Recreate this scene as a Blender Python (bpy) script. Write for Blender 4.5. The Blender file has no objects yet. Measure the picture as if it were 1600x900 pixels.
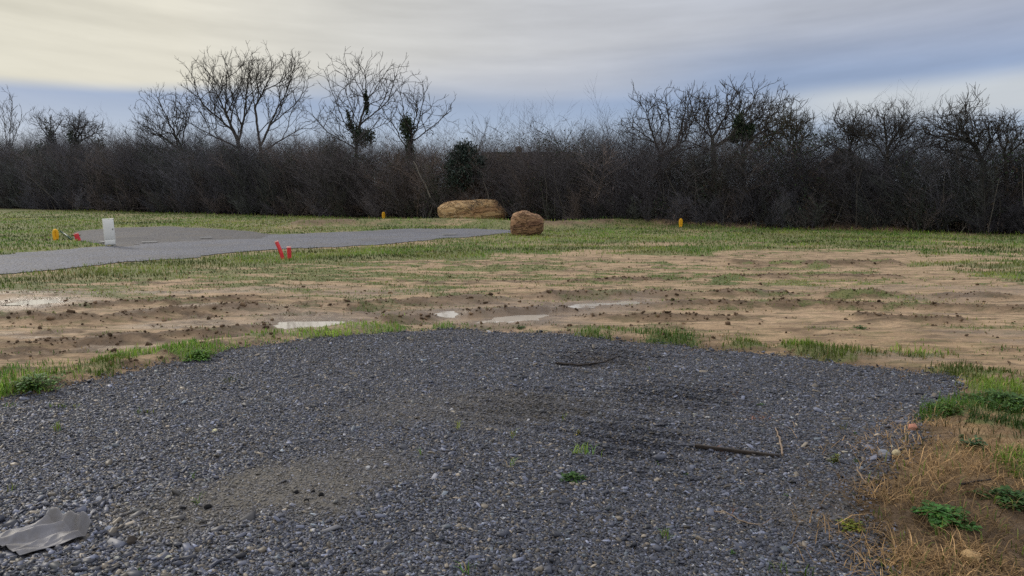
import bpy, math, random
import numpy as np

# ------------------------------------------------------------------ scene, camera, sky, sun, exposure
S = bpy.context.scene
C = S.collection
PIT = math.radians(7.5)
CAM_H = 1.65
F = 1200.0                                    # focal length in photograph pixels (1600 wide)
cam_d = bpy.data.cameras.new('camera')
cam_d.sensor_width = 36.0
cam_d.lens = 36.0 * F / 1600.0
cam_d.clip_start = 0.05
cam_d.clip_end = 8000.0
cam = bpy.data.objects.new('camera', cam_d)
C.objects.link(cam)
cam.location = (0, 0, CAM_H)
cam.rotation_euler = (math.radians(90) - PIT, 0, 0)
S.camera = cam

S.view_settings.view_transform = 'Standard'
S.view_settings.look = 'None'
S.view_settings.gamma = 1.0
S.view_settings.use_curve_mapping = False
S.view_settings.exposure = 0.0
S.cycles.use_denoising = False
S.cycles.max_bounces = 6
S.cycles.sample_clamp_direct = 4.0
S.cycles.sample_clamp_indirect = 2.0

SUN_EL, SUN_AZ = math.radians(24), math.radians(-48)     # azimuth from +Y towards +X
sun_d = bpy.data.lights.new('sun', 'SUN')
sun_d.energy = 1.5
sun_d.angle = math.radians(11)
sun_d.color = (1.0, 0.92, 0.80)
sun = bpy.data.objects.new('sun', sun_d)
C.objects.link(sun)
sun.rotation_euler = (math.radians(90) - SUN_EL, 0, math.pi - SUN_AZ)
sun.location = (-30, 30, 30)


def srgb(r, g, b):
    f = lambda c: ((c / 255.0 + 0.055) / 1.055) ** 2.4 if c > 10.3 else c / 255.0 / 12.92
    return (f(r), f(g), f(b))


class NT:
    """small helper for building node graphs"""
    def __init__(s, tree):
        s.t = tree
        s.t.nodes.clear()

    def n(s, typ, **kw):
        nd = s.t.nodes.new(typ)
        for k, v in kw.items():
            setattr(nd, k, v)
        return nd

    def put(s, sock, v):
        if isinstance(v, bpy.types.NodeSocket):
            s.t.links.new(v, sock)
        elif isinstance(v, (tuple, list)) and len(v) == 3 and sock.type == 'RGBA':
            sock.default_value = (*v, 1)
        else:
            sock.default_value = v

    def m(s, op, a, b=None, c=None, clamp=False):
        nd = s.n('ShaderNodeMath', operation=op, use_clamp=clamp)
        s.put(nd.inputs[0], a)
        if b is not None: s.put(nd.inputs[1], b)
        if c is not None: s.put(nd.inputs[2], c)
        return nd.outputs[0]

    def ss(s, x, lo, hi, a=0.0, b=1.0):
        nd = s.n('ShaderNodeMapRange', interpolation_type='SMOOTHSTEP')
        s.put(nd.inputs[0], x); s.put(nd.inputs[1], lo); s.put(nd.inputs[2], hi)
        s.put(nd.inputs[3], a); s.put(nd.inputs[4], b)
        return nd.outputs[0]

    def mix(s, f, a, b, blend='MIX'):
        nd = s.n('ShaderNodeMix', data_type='RGBA', blend_type=blend)
        s.put(nd.inputs[0], f); s.put(nd.inputs[6], a); s.put(nd.inputs[7], b)
        return nd.outputs[2]

    def xyz(s, x, y, z):
        nd = s.n('ShaderNodeCombineXYZ')
        s.put(nd.inputs[0], x); s.put(nd.inputs[1], y); s.put(nd.inputs[2], z)
        return nd.outputs[0]

    def noise(s, vec, scale, detail=4.0, rough=0.55, dist=0.0):
        nd = s.n('ShaderNodeTexNoise')
        if vec is not None: s.put(nd.inputs['Vector'], vec)
        nd.inputs['Scale'].default_value = scale
        nd.inputs['Detail'].default_value = detail
        nd.inputs['Roughness'].default_value = rough
        nd.inputs['Distortion'].default_value = dist
        return nd.outputs[0]

    def ramp(s, x, stops):
        nd = s.n('ShaderNodeValToRGB')
        s.put(nd.inputs[0], x)
        cr = nd.color_ramp
        while len(cr.elements) < len(stops): cr.elements.new(0.5)
        for e, (p, c) in zip(cr.elements, stops):
            e.position = p
            e.color = (*c, 1)
        return nd.outputs[0]


def build_world():
    w = bpy.data.worlds.new('World')
    S.world = w
    w.use_nodes = True
    t = NT(w.node_tree)
    tc = t.n('ShaderNodeTexCoord')
    sep = t.n('ShaderNodeSeparateXYZ')
    t.put(sep.inputs[0], tc.outputs['Generated'])
    x, y, z = sep.outputs
    az = t.m('ARCTAN2', x, y)
    hl = t.m('SQRT', t.m('ADD', t.m('MULTIPLY', x, x), t.m('MULTIPLY', y, y)))
    el = t.m('DIVIDE', z, t.m('MAXIMUM', hl, 0.02))
    # streaks drop towards the middle from both sides
    e2 = t.m('SUBTRACT', el, t.m('MULTIPLY', t.m('MULTIPLY', az, az), 0.10))
    v1 = t.xyz(t.m('MULTIPLY', az, 2.2), t.m('MULTIPLY', e2, 26.0), 0.0)
    v2 = t.xyz(t.m('MULTIPLY', az, 1.4), t.m('MULTIPLY', el, 9.0), 4.0)
    v3 = t.xyz(t.m('MULTIPLY', az, 7.0), t.m('MULTIPLY', e2, 34.0), 9.0)
    n1 = t.m('SUBTRACT', t.noise(v1, 1.0, 3.0, 0.5), 0.5)
    n2 = t.m('SUBTRACT', t.noise(v2, 1.0, 3.0, 0.5), 0.5)
    n3 = t.m('SUBTRACT', t.noise(v3, 1.0, 5.0, 0.6), 0.5)
    a01 = t.m('ADD', t.m('MULTIPLY', az, 1.0 / 1.3), 0.5, clamp=True)      # -0.65..0.65 rad
    P = lambda a: a / 1.3 + 0.5
    K = SKY_K
    cc = lambda r, g, b: tuple(c * K for c in srgb(r, g, b))
    cloud = t.ramp(a01, [(0.0, cc(220, 216, 200)), (P(-.40), cc(225, 221, 207)), (P(-.2), cc(211, 210, 205)),
                         (P(0.03), cc(198, 200, 204)), (P(.3), cc(183, 188, 199)), (P(.58), cc(170, 177, 193))])
    # clear air: the Nishita sky, drawn towards the blue of the photograph
    nish = t.n('ShaderNodeTexSky', sky_type='NISHITA')
    nish.sun_disc = False
    nish.sun_elevation = SUN_EL
    nish.sun_rotation = SUN_AZ
    nish.air_density = 1.0
    nish.dust_density = 1.5
    blue = t.ramp(t.m('MULTIPLY', el, 4.0, clamp=True),
                  [(0.0, cc(196, 207, 222)), (0.22, cc(180, 196, 217)), (0.42, cc(149, 168, 199)), (0.9, cc(150, 163, 192))])
    clear = t.mix(0.06, blue, nish.outputs[0])
    # main cloud sheet: lower edge depends on the azimuth
    eb = t.ramp(a01, [(0.0, (.114,) * 3), (P(-.36), (.120,) * 3), (P(-.15), (.124,) * 3), (P(.05), (.128,) * 3),
                      (P(.3), (.165,) * 3), (P(.6), (.178,) * 3)])
    ebr = t.n('ShaderNodeRGBToBW'); t.put(ebr.inputs[0], eb)
    soft = t.ss(az, -0.42, 0.0, 0.010, 0.045)
    d = t.m('ADD', t.m('SUBTRACT', el, ebr.outputs[0]), t.m('MULTIPLY', n2, 0.03))
    d = t.m('ADD', d, t.m('MULTIPLY', n1, t.ss(az, -0.45, 0.0, 0.006, 0.035)))
    mask = t.ss(t.m('DIVIDE', d, soft), -1.0, 1.0)
    col = t.mix(mask, clear, cloud)
    # low pale bank on the right
    lo = t.m('ADD', 0.094, t.m('MULTIPLY', n1, 0.02))
    hi = t.m('ADD', t.m('ADD', 0.088, t.m('MULTIPLY', az, 0.045)), t.m('MULTIPLY', n2, 0.02))
    low = t.m('MULTIPLY', t.ss(el, t.m('SUBTRACT', lo, 0.030), lo), t.ss(el, t.m('SUBTRACT', hi, 0.006), t.m('ADD', hi, 0.022), 1.0, 0.0))
    low = t.m('MULTIPLY', low, t.ss(az, 0.22, 0.42))
    col = t.mix(t.m('MULTIPLY', low, 0.85), col, cc(206, 211, 214))
    # pale streak over the middle
    mid = t.m('MULTIPLY', t.ss(el, 0.10, 0.13), t.ss(el, 0.135, 0.18, 1.0, 0.0))
    mid = t.m('MULTIPLY', mid, t.m('MULTIPLY', t.ss(az, -0.25, -0.05), t.ss(az, 0.1, 0.3, 1.0, 0.0)))
    col = t.mix(t.m('MULTIPLY', mid, 0.35), col, cc(205, 206, 210))
    # streaks in the sheet
    st = t.m('ADD', t.m('MULTIPLY', n1, 0.46), t.m('MULTIPLY', n3, 0.26))
    st = t.m('MULTIPLY', st, t.ss(el, 0.06, 0.16, 0.25, 1.0))
    st = t.m('ADD', 1.0, st)
    sc = t.n('ShaderNodeVectorMath', operation='SCALE')
    t.put(sc.inputs[0], col); t.put(sc.inputs[3], st)
    col = sc.outputs[0]
    # the overcast overhead is brighter than the strip above the hedge
    up = t.ss(el, 0.26, 0.9)
    col = t.mix(up, col, tuple(c * K for c in (ZEN * 0.98, ZEN * 0.99, ZEN * 1.05)))
    bg = t.n('ShaderNodeBackground')
    t.put(bg.inputs[0], col)
    bg.inputs[1].default_value = 0.1
    out = t.n('ShaderNodeOutputWorld')
    t.t.links.new(bg.outputs[0], out.inputs[0])


SKY_K = 10.0
ZEN = 1.18
build_world()

# ------------------------------------------------------------------ measuring: photograph pixel -> place
cp, sp = math.cos(PIT), math.sin(PIT)


def G(u, v, z=0.0):
    """the point of the level z that is seen at photograph pixel (u, v)"""
    a, t = (u - 800) / F, (450 - v) / F
    d = (a, cp + t * sp, -sp + t * cp)
    k = (z - CAM_H) / d[2]
    return (d[0] * k, d[1] * k)


def GP(pts):
    return np.array([G(*p) for p in pts])


def at(u, v, Y):
    """the point of the vertical plane y = Y seen at pixel (u, v)"""
    a, t = (u - 800) / F, (450 - v) / F
    k = Y * (t * cp - sp) / (cp + t * sp)
    d = Y * cp - k * sp
    return (a * d, Y, CAM_H + k)


# ------------------------------------------------------------------ numeric helpers
rng = np.random.default_rng(11)
random.seed(5)


def _h(ix, iy, seed):
    ix = ix.astype(np.int64); iy = iy.astype(np.int64)
    n = (ix * 374761393 + iy * 668265263 + seed * 144665) & 0xFFFFFFFF
    n = ((n ^ (n >> 13)) * 1274126177) & 0xFFFFFFFF
    n = (n ^ (n >> 16)) & 0xFFFF
    return n / 65535.0


def vnoise(x, y, seed=0):
    ix, iy = np.floor(x), np.floor(y)
    fx, fy = x - ix, y - iy
    fx = fx * fx * (3 - 2 * fx); fy = fy * fy * (3 - 2 * fy)
    a = _h(ix, iy, seed); b = _h(ix + 1, iy, seed); c = _h(ix, iy + 1, seed); d = _h(ix + 1, iy + 1, seed)
    return a + (b - a) * fx + (c - a) * fy + (a - b - c + d) * fx * fy


def fbm(x, y, seed=0, oct=4):
    s, a, t = 0.0, 0.5, 0.0
    for k in range(oct):
        s = s + a * vnoise(x * 2 ** k + 17.3 * k, y * 2 ** k - 9.1 * k, seed + k)
        t += a; a *= 0.5
    return s / t


def sst(x, lo, hi):
    t = np.clip((x - lo) / (hi - lo), 0, 1)
    return t * t * (3 - 2 * t)


def segdist(px, py, line):
    d = np.full(px.shape, 1e9)
    for (ax, ay), (bx, by) in zip(line[:-1], line[1:]):
        dx, dy = bx - ax, by - ay
        t = np.clip(((px - ax) * dx + (py - ay) * dy) / (dx * dx + dy * dy + 1e-12), 0, 1)
        d = np.minimum(d, np.hypot(px - ax - t * dx, py - ay - t * dy))
    return d


def sdf(px, py, poly):
    """signed distance, negative inside"""
    pl = np.vstack([poly, poly[:1]])
    d = segdist(px, py, pl)
    ins = np.zeros(px.shape, bool)
    for (ax, ay), (bx, by) in zip(pl[:-1], pl[1:]):
        c = (ay > py) != (by > py)
        with np.errstate(divide='ignore', invalid='ignore'):
            xx = ax + (py - ay) / (by - ay if by != ay else 1e-12) * (bx - ax)
        ins ^= c & (px < xx)
    return np.where(ins, -d, d)


def mk(name, V, faces, mat, col=None, parent=None, smooth=False, attr='col'):
    """one mesh object from arrays; faces is an (n,k) array or a list of such arrays"""
    if isinstance(faces, np.ndarray): faces = [faces]
    faces = [np.asarray(f, np.int32) for f in faces if len(f)]
    me = bpy.data.meshes.new(name)
    V = np.asarray(V, np.float32)
    me.vertices.add(len(V))
    me.vertices.foreach_set('co', V.ravel())
    loops = np.concatenate([f.ravel() for f in faces])
    cnt = np.concatenate([np.full(len(f), f.shape[1], np.int32) for f in faces])
    me.loops.add(len(loops))
    me.loops.foreach_set('vertex_index', loops)
    me.polygons.add(len(cnt))
    me.polygons.foreach_set('loop_start', (np.cumsum(cnt) - cnt).astype(np.int32))
    me.polygons.foreach_set('loop_total', cnt)
    if smooth:
        me.polygons.foreach_set('use_smooth', np.ones(len(cnt), bool))
    me.update(calc_edges=True)
    me.validate()
    if col is not None:
        a = me.attributes.new(attr, 'FLOAT_COLOR', 'POINT')
        col = np.asarray(col, np.float32)
        if col.shape[1] == 3: col = np.hstack([col, np.ones((len(col), 1), np.float32)])
        a.data.foreach_set('color', col.ravel())
    me.materials.append(mat)
    o = bpy.data.objects.new(name, me)
    C.objects.link(o)
    if parent: o.parent = parent
    return o


def empty(name, loc, rz=0.0):
    o = bpy.data.objects.new(name, None)
    o.empty_display_size = 0.2
    C.objects.link(o)
    o.location = loc
    o.rotation_euler = (0, 0, rz)
    return o


def tag(o, label, cat, group=None, kind=None):
    o['label'] = label
    o['category'] = cat
    if group: o['group'] = group
    if kind: o['kind'] = kind
    return o


def struct(o):
    o['kind'] = 'structure'
    return o


def tubes(P0, P1, R0, R1, k=4):
    """k-sided tapered prisms between paired points"""
    P0, P1 = np.asarray(P0, float), np.asarray(P1, float)
    R0, R1 = np.asarray(R0, float), np.asarray(R1, float)
    d = P1 - P0
    L = np.linalg.norm(d, axis=1, keepdims=True) + 1e-9
    d = d / L
    ref = np.where(np.abs(d[:, 2:3]) > 0.9, np.array([[1.0, 0, 0]]), np.array([[0, 0, 1.0]]))
    a = np.cross(d, ref); a /= np.linalg.norm(a, axis=1, keepdims=True)
    b = np.cross(d, a)
    n = len(P0)
    V = np.zeros((n, 2 * k, 3))
    for i in range(k):
        c, s_ = math.cos(2 * math.pi * i / k), math.sin(2 * math.pi * i / k)
        o = a * c + b * s_
        V[:, i] = P0 + o * R0[:, None]
        V[:, k + i] = P1 + o * R1[:, None]
    base = (np.arange(n) * 2 * k)[:, None]
    Fs = np.concatenate([base + np.array([[i, (i + 1) % k, k + (i + 1) % k, k + i]]) for i in range(k)])
    return V.reshape(-1, 3), Fs


# ------------------------------------------------------------------ materials
def attr_mat(name, rough=0.8, gain=1.0, spec=0.3, noise=0.25, scale=40.0, bump=0.0, trans=0.0):
    m = bpy.data.materials.new(name)
    m.use_nodes = True
    t = NT(m.node_tree)
    at_ = t.n('ShaderNodeAttribute', attribute_name='col')
    tc = t.n('ShaderNodeTexCoord')
    nz = t.noise(tc.outputs['Object'], scale, 3.0)
    f = t.m('ADD', gain * (1 - noise), t.m('MULTIPLY', nz, 2 * noise * gain))
    sc = t.n('ShaderNodeVectorMath', operation='SCALE')
    t.put(sc.inputs[0], at_.outputs['Color']); t.put(sc.inputs[3], f)
    b = t.n('ShaderNodeBsdfPrincipled')
    t.put(b.inputs['Base Color'], sc.outputs[0])
    b.inputs['Roughness'].default_value = rough
    b.inputs['Specular IOR Level'].default_value = spec
    if bump:
        bp = t.n('ShaderNodeBump')
        bp.inputs['Strength'].default_value = bump
        bp.inputs['Distance'].default_value = 0.02
        t.put(bp.inputs['Height'], nz)
        t.put(b.inputs['Normal'], bp.outputs[0])
    sh = b.outputs[0]
    if trans:
        tr = t.n('ShaderNodeBsdfTranslucent')
        t.put(tr.inputs[0], sc.outputs[0])
        ms = t.n('ShaderNodeMixShader')
        ms.inputs[0].default_value = trans
        t.t.links.new(sh, ms.inputs[1]); t.t.links.new(tr.outputs[0], ms.inputs[2])
        sh = ms.outputs[0]
    o = t.n('ShaderNodeOutputMaterial')
    t.t.links.new(sh, o.inputs[0])
    return m


def simple_mat(name, c0, c1, scale=8.0, rough=0.7, bump=0.3, spec=0.3, dist=0.01, detail=6.0, metal=0.0):
    m = bpy.data.materials.new(name)
    m.use_nodes = True
    t = NT(m.node_tree)
    tc = t.n('ShaderNodeTexCoord')
    nz = t.noise(tc.outputs['Object'], scale, detail, 0.6)
    b = t.n('ShaderNodeBsdfPrincipled')
    t.put(b.inputs['Base Color'], t.mix(t.ss(nz, 0.3, 0.7), c0, c1))
    b.inputs['Roughness'].default_value = rough
    b.inputs['Specular IOR Level'].default_value = spec
    b.inputs['Metallic'].default_value = metal
    if bump:
        bp = t.n('ShaderNodeBump')
        bp.inputs['Strength'].default_value = bump
        bp.inputs['Distance'].default_value = dist
        t.put(bp.inputs['Height'], nz)
        t.put(b.inputs['Normal'], bp.outputs[0])
    o = t.n('ShaderNodeOutputMaterial')
    t.t.links.new(b.outputs[0], o.inputs[0])
    return m


def ground_mat():
    m = bpy.data.materials.new('field_soil')
    m.use_nodes = True
    t = NT(m.node_tree)
    a = t.n('ShaderNodeAttribute', attribute_name='mask')
    sep = t.n('ShaderNodeSeparateColor')
    t.put(sep.inputs[0], a.outputs['Color'])
    g, dk, wt = sep.outputs
    straw = a.outputs['Alpha']
    geo = t.n('ShaderNodeNewGeometry')
    p = geo.outputs['Position']
    n_f = t.noise(p, 22.0, 5.0, 0.65)
    n_m = t.noise(p, 3.2, 5.0, 0.6)
    n_l = t.noise(p, 0.45, 4.0, 0.6)
    tan = t.mix(t.ss(n_m, 0.3, 0.7), (0.34, 0.235, 0.142), (0.46, 0.325, 0.20))
    tan = t.mix(t.m('MULTIPLY', t.ss(n_f, 0.45, 0.75), 0.5), tan, (0.15, 0.10, 0.062))
    rust = t.mix(t.ss(n_m, 0.35, 0.65), (0.20, 0.125, 0.06), (0.30, 0.20, 0.10))
    tan = t.mix(straw, tan, rust)
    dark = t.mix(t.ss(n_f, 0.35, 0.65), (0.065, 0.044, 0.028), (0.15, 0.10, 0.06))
    mp = t.n('ShaderNodeMapping'); mp.inputs['Scale'].default_value = (1.0, 6.5, 1.0); mp.inputs['Rotation'].default_value = (0, 0, 0.06)
    t.put(mp.inputs[0], p)
    s1 = t.noise(mp.outputs[0], 1.1, 7.0, 0.68)
    mp2 = t.n('ShaderNodeMapping'); mp2.inputs['Scale'].default_value = (1.0, 4.0, 1.0); mp2.inputs['Location'].default_value = (7, 3, 0)
    t.put(mp2.inputs[0], p)
    s2 = t.noise(mp2.outputs[0], 2.3, 7.0, 0.7)
    tan = t.mix(t.m('MULTIPLY', t.ss(s1, 0.49, 0.63), 0.70), tan, (0.090, 0.060, 0.035))
    tan = t.mix(t.m('MULTIPLY', t.ss(s2, 0.48, 0.61), 0.58), tan, (0.100, 0.098, 0.036))
    c = t.mix(t.m('MULTIPLY', dk, t.ss(n_f, 0.1, 0.6, 0.75, 1.0)), tan, dark)
    gr = t.mix(t.ss(n_l, 0.35, 0.62), (0.105, 0.135, 0.042), (0.165, 0.175, 0.062))
    gr = t.mix(t.ss(n_f, 0.45, 0.72), gr, (0.07, 0.08, 0.03))
    c = t.mix(t.m('MULTIPLY', t.ss(t.m('ADD', g, t.m('MULTIPLY', t.m('SUBTRACT', n_f, 0.5), 0.9)), 0.3, 0.7), 0.92), c, gr)
    c = t.mix(t.m('MULTIPLY', wt, 0.70), c, (0.15, 0.105, 0.07))
    b = t.n('ShaderNodeBsdfPrincipled')
    t.put(b.inputs['Base Color'], c)
    t.put(b.inputs['Roughness'], t.m('SUBTRACT', 0.92, t.m('MULTIPLY', wt, 0.68)))
    b.inputs['Specular IOR Level'].default_value = 0.35
    bp = t.n('ShaderNodeBump')
    bp.inputs['Strength'].default_value = 0.7
    bp.inputs['Distance'].default_value = 0.035
    t.put(bp.inputs['Height'], t.m('ADD', n_f, t.m('MULTIPLY', n_m, 0.6)))
    t.put(b.inputs['Normal'], bp.outputs[0])
    o = t.n('ShaderNodeOutputMaterial')
    t.t.links.new(b.outputs[0], o.inputs[0])
    return m


def gravel_mat(name, dark, light, warm, scale, sandc, use_sand=True):
    m = bpy.data.materials.new(name)
    m.use_nodes = True
    t = NT(m.node_tree)
    geo = t.n('ShaderNodeNewGeometry')
    p = geo.outputs['Position']
    wob = t.n('ShaderNodeVectorMath', operation='ADD')
    nv = t.n('ShaderNodeTexNoise'); nv.inputs['Scale'].default_value = scale * 0.6
    t.put(nv.inputs['Vector'], p)
    scl = t.n('ShaderNodeVectorMath', operation='SCALE'); scl.inputs[3].default_value = 0.012
    t.put(scl.inputs[0], nv.outputs[1])
    t.put(wob.inputs[0], p); t.put(wob.inputs[1], scl.outputs[0])
    vo = t.n('ShaderNodeTexVoronoi'); vo.inputs['Scale'].default_value = scale
    t.put(vo.inputs['Vector'], wob.outputs[0])
    sep = t.n('ShaderNodeSeparateColor'); t.put(sep.inputs[0], vo.outputs['Color'])
    c = t.mix(sep.outputs[0], dark, light)
    c = t.mix(t.ss(sep.outputs[1], 0.86, 0.95), c, warm)
    c = t.mix(t.ss(vo.outputs['Distance'], 0.45, 0.75), c, tuple(q * 0.35 for q in dark))
    nl = t.noise(p, 0.8, 4.0, 0.6)
    c = t.mix(t.m('MULTIPLY', t.ss(nl, 0.45, 0.7), 0.45), c, tuple(q * 0.7 for q in warm))
    nk = t.noise(p, 0.35, 5.0, 0.65)
    c = t.mix(t.m('MULTIPLY', t.ss(nk, 0.48, 0.66), 0.35), c, tuple(q * 0.6 for q in dark))
    if use_sand:
        a = t.n('ShaderNodeAttribute', attribute_name='mask')
        s2 = t.n('ShaderNodeSeparateColor'); t.put(s2.inputs[0], a.outputs['Color'])
        nf = t.noise(p, 60.0, 4.0, 0.7)
        sd = t.mix(nf, tuple(q * 0.6 for q in sandc), sandc)
        c = t.mix(t.m('MULTIPLY', s2.outputs[1], 0.62), c, sd)
    b = t.n('ShaderNodeBsdfPrincipled')
    t.put(b.inputs['Base Color'], c)
    b.inputs['Roughness'].default_value = 0.75
    b.inputs['Specular IOR Level'].default_value = 0.35
    bp = t.n('ShaderNodeBump')
    bp.inputs['Strength'].default_value = 0.8
    bp.inputs['Distance'].default_value = 0.012
    t.put(bp.inputs['Height'], t.m('SUBTRACT', sep.outputs[2], vo.outputs['Distance']))
    t.put(b.inputs['Normal'], bp.outputs[0])
    o = t.n('ShaderNodeOutputMaterial')
    t.t.links.new(b.outputs[0], o.inputs[0])
    return m


M_ground = ground_mat()
M_pad = gravel_mat('slate_gravel_bed', (0.022, 0.024, 0.033), (0.115, 0.122, 0.155), (0.15, 0.125, 0.095), 60.0, (0.17, 0.15, 0.115))
M_road = gravel_mat('fine_grey_gravel', (0.11, 0.115, 0.137), (0.215, 0.222, 0.255), (0.19, 0.17, 0.14), 30.0, (0, 0, 0), False)
M_lay = gravel_mat('dark_grey_gravel', (0.060, 0.058, 0.064), (0.15, 0.146, 0.15), (0.16, 0.135, 0.10), 24.0, (0, 0, 0), False)
M_stone = attr_mat('crushed_slate', 0.55, 1.0, 0.45, 0.2, 90.0)
M_grass = attr_mat('grass_blades', 0.6, 1.0, 0.25, 0.15, 8.0, trans=0.3)
M_straw = attr_mat('dry_grass_blades', 0.75, 1.0, 0.2, 0.15, 8.0, trans=0.2)
M_clod = attr_mat('soil_clods', 0.95, 1.0, 0.15, 0.3, 60.0, bump=0.6)
M_twig = attr_mat('bare_twigs', 0.9, 1.0, 0.1, 0.25, 3.0)
M_bark = attr_mat('grey_bark', 0.9, 1.0, 0.15, 0.35, 9.0, bump=0.4)
M_leaf = attr_mat('dark_ivy_leaves', 0.55, 1.0, 0.3, 0.3, 6.0, trans=0.15)

# ------------------------------------------------------------------ layout of the ground (metres, measured from the photograph)
PAD = GP([(-500, 690), (-160, 652), (0, 626), (60, 616), (110, 606), (200, 584), (300, 566), (380, 546), (470, 535), (560, 526), (640, 520),
          (720, 517), (800, 521), (880, 523), (960, 534), (1060, 543), (1150, 553), (1240, 559), (1320, 572), (1400, 583),
          (1488, 592), (1500, 606), (1485, 640), (1440, 662), (1432, 700), (1400, 740), (1350, 775), (1330, 810), (1350, 850),
          (1375, 905), (1420, 1050), (1000, 1500)])
PAD = np.vstack([PAD, [[0.5, -6], [-8, -6], [-9, 2]]])
ROAD = GP([(-700, 520), (-300, 462), (0, 429), (150, 415), (300, 403), (420, 391), (560, 384), (640, 379), (700, 373), (760, 368), (800, 364),
           (800, 360), (740, 358), (640, 358), (560, 362), (430, 367), (400, 373), (300, 377), (225, 382), (165, 386), (100, 391),
           (0, 399), (-300, 424), (-700, 452)])
LAY = GP([(112, 372), (125, 361), (180, 356), (260, 354), (330, 357), (400, 362), (436, 367), (425, 372), (390, 376), (300, 380),
          (225, 385), (185, 389), (160, 383)])
MUD = GP([(-900, 500), (-400, 465), (0, 448), (150, 438), (250, 430), (330, 421), (430, 412), (560, 406), (700, 405), (900, 401), (960, 396),
          (1100, 397), (1200, 389), (1330, 389), (1430, 396), (1480, 424), (1600, 438), (2100, 470), (2100, 640), (1600, 600),
          (1200, 580), (800, 545), (400, 560), (0, 650), (-500, 720), (-900, 720)])
RIDGES = [
    (GP([(-300, 520), (0, 497), (150, 500), (275, 491), (400, 484), (600, 477), (762, 469), (860, 464), (950, 462), (1200, 459), (1350, 462), (1475, 463), (1800, 470)]), 0.055, 0.15),
    (GP([(-300, 562), (0, 541), (125, 536), (225, 529), (300, 525), (420, 516)]), 0.04, 0.10),
    (GP([(600, 505), (640, 502), (712, 493), (800, 490), (875, 487), (925, 480), (1025, 479), (1250, 477), (1400, 480), (1550, 484), (1800, 490)]), 0.05, 0.11),
    (GP([(875, 492), (950, 497), (1075, 497), (1180, 498)]), 0.04, 0.09),
    (GP([(1342, 497), (1440, 500), (1500, 501)]), 0.035, 0.10),
    (GP([(0, 488), (160, 476), (260, 471), (400, 466)]), 0.03, 0.12),
    (GP([(900, 440), (1100, 436), (1250, 431), (1400, 434)]), 0.03, 0.18),
    (GP([(1150, 412), (1250, 415), (1390, 413)]), 0.06, 0.25),
]
PUDDLES = [GP([(425, 512), (445, 503), (470, 499), (505, 498), (530, 501), (528, 508), (480, 511)]),
           GP([(672, 497), (685, 488), (706, 486), (716, 492), (700, 497)]),
           GP([(752, 503), (775, 496), (815, 492), (858, 488), (866, 493), (838, 499), (800, 503)]),
           GP([(862, 485), (890, 477), (925, 473), (1000, 469), (1010, 473), (935, 480), (900, 485)]),
           GP([(10, 475), (40, 468), (85, 467), (92, 471), (50, 475)])]
BANK = GP([(470, 354), (560, 352), (700, 350), (760, 352), (800, 355), (880, 356), (940, 352), (1000, 351), (1100, 353), (1250, 356), (1400, 360)])
MOUND = np.array(G(1590, 745))
CLOTH = GP([(32, 876), (-27, 851), (66, 814), (92, 818), (140, 838), (134, 845)])
HA, HB = np.array([-40.0, 60.0]), np.array([17.8, 26.7])
HT = (HB - HA) / np.linalg.norm(HB - HA)
HN = np.array([-HT[1], HT[0]])                       # away from the camera
HLEN = float(np.linalg.norm(HB - HA))
# places along the pad edge where the verge is green: photograph position and reach in metres
VERGE = [((20, 600), .9), ((80, 592), .9), ((150, 578), .8), ((225, 563), .7), ((300, 555), .6), ((350, 543), .5), ((420, 534), .45),
         ((480, 529), .45), ((535, 524), .45), ((595, 519), .4), ((705, 516), .28), ((935, 527), .42), ((985, 529), .42), ((1040, 534), .4),
         ((1090, 540), .35), ((1155, 546), .4), ((1255, 546), .35), ((1290, 558), .4), ((1350, 556), .3), ((1440, 553), .4),
         ((1500, 590), .35), ((1590, 620), .5), ((1410, 662), .3), ((1480, 650), .35), ((1545, 648), .4), ((1590, 660), .4),
         ((1605, 690), .26), ((1605, 770), .24), ((1570, 600), .4), ((1530, 690), .14), ((1440, 665), .18)]
VERGE = [(np.array(G(*p)), r) for p, r in VERGE]


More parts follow.
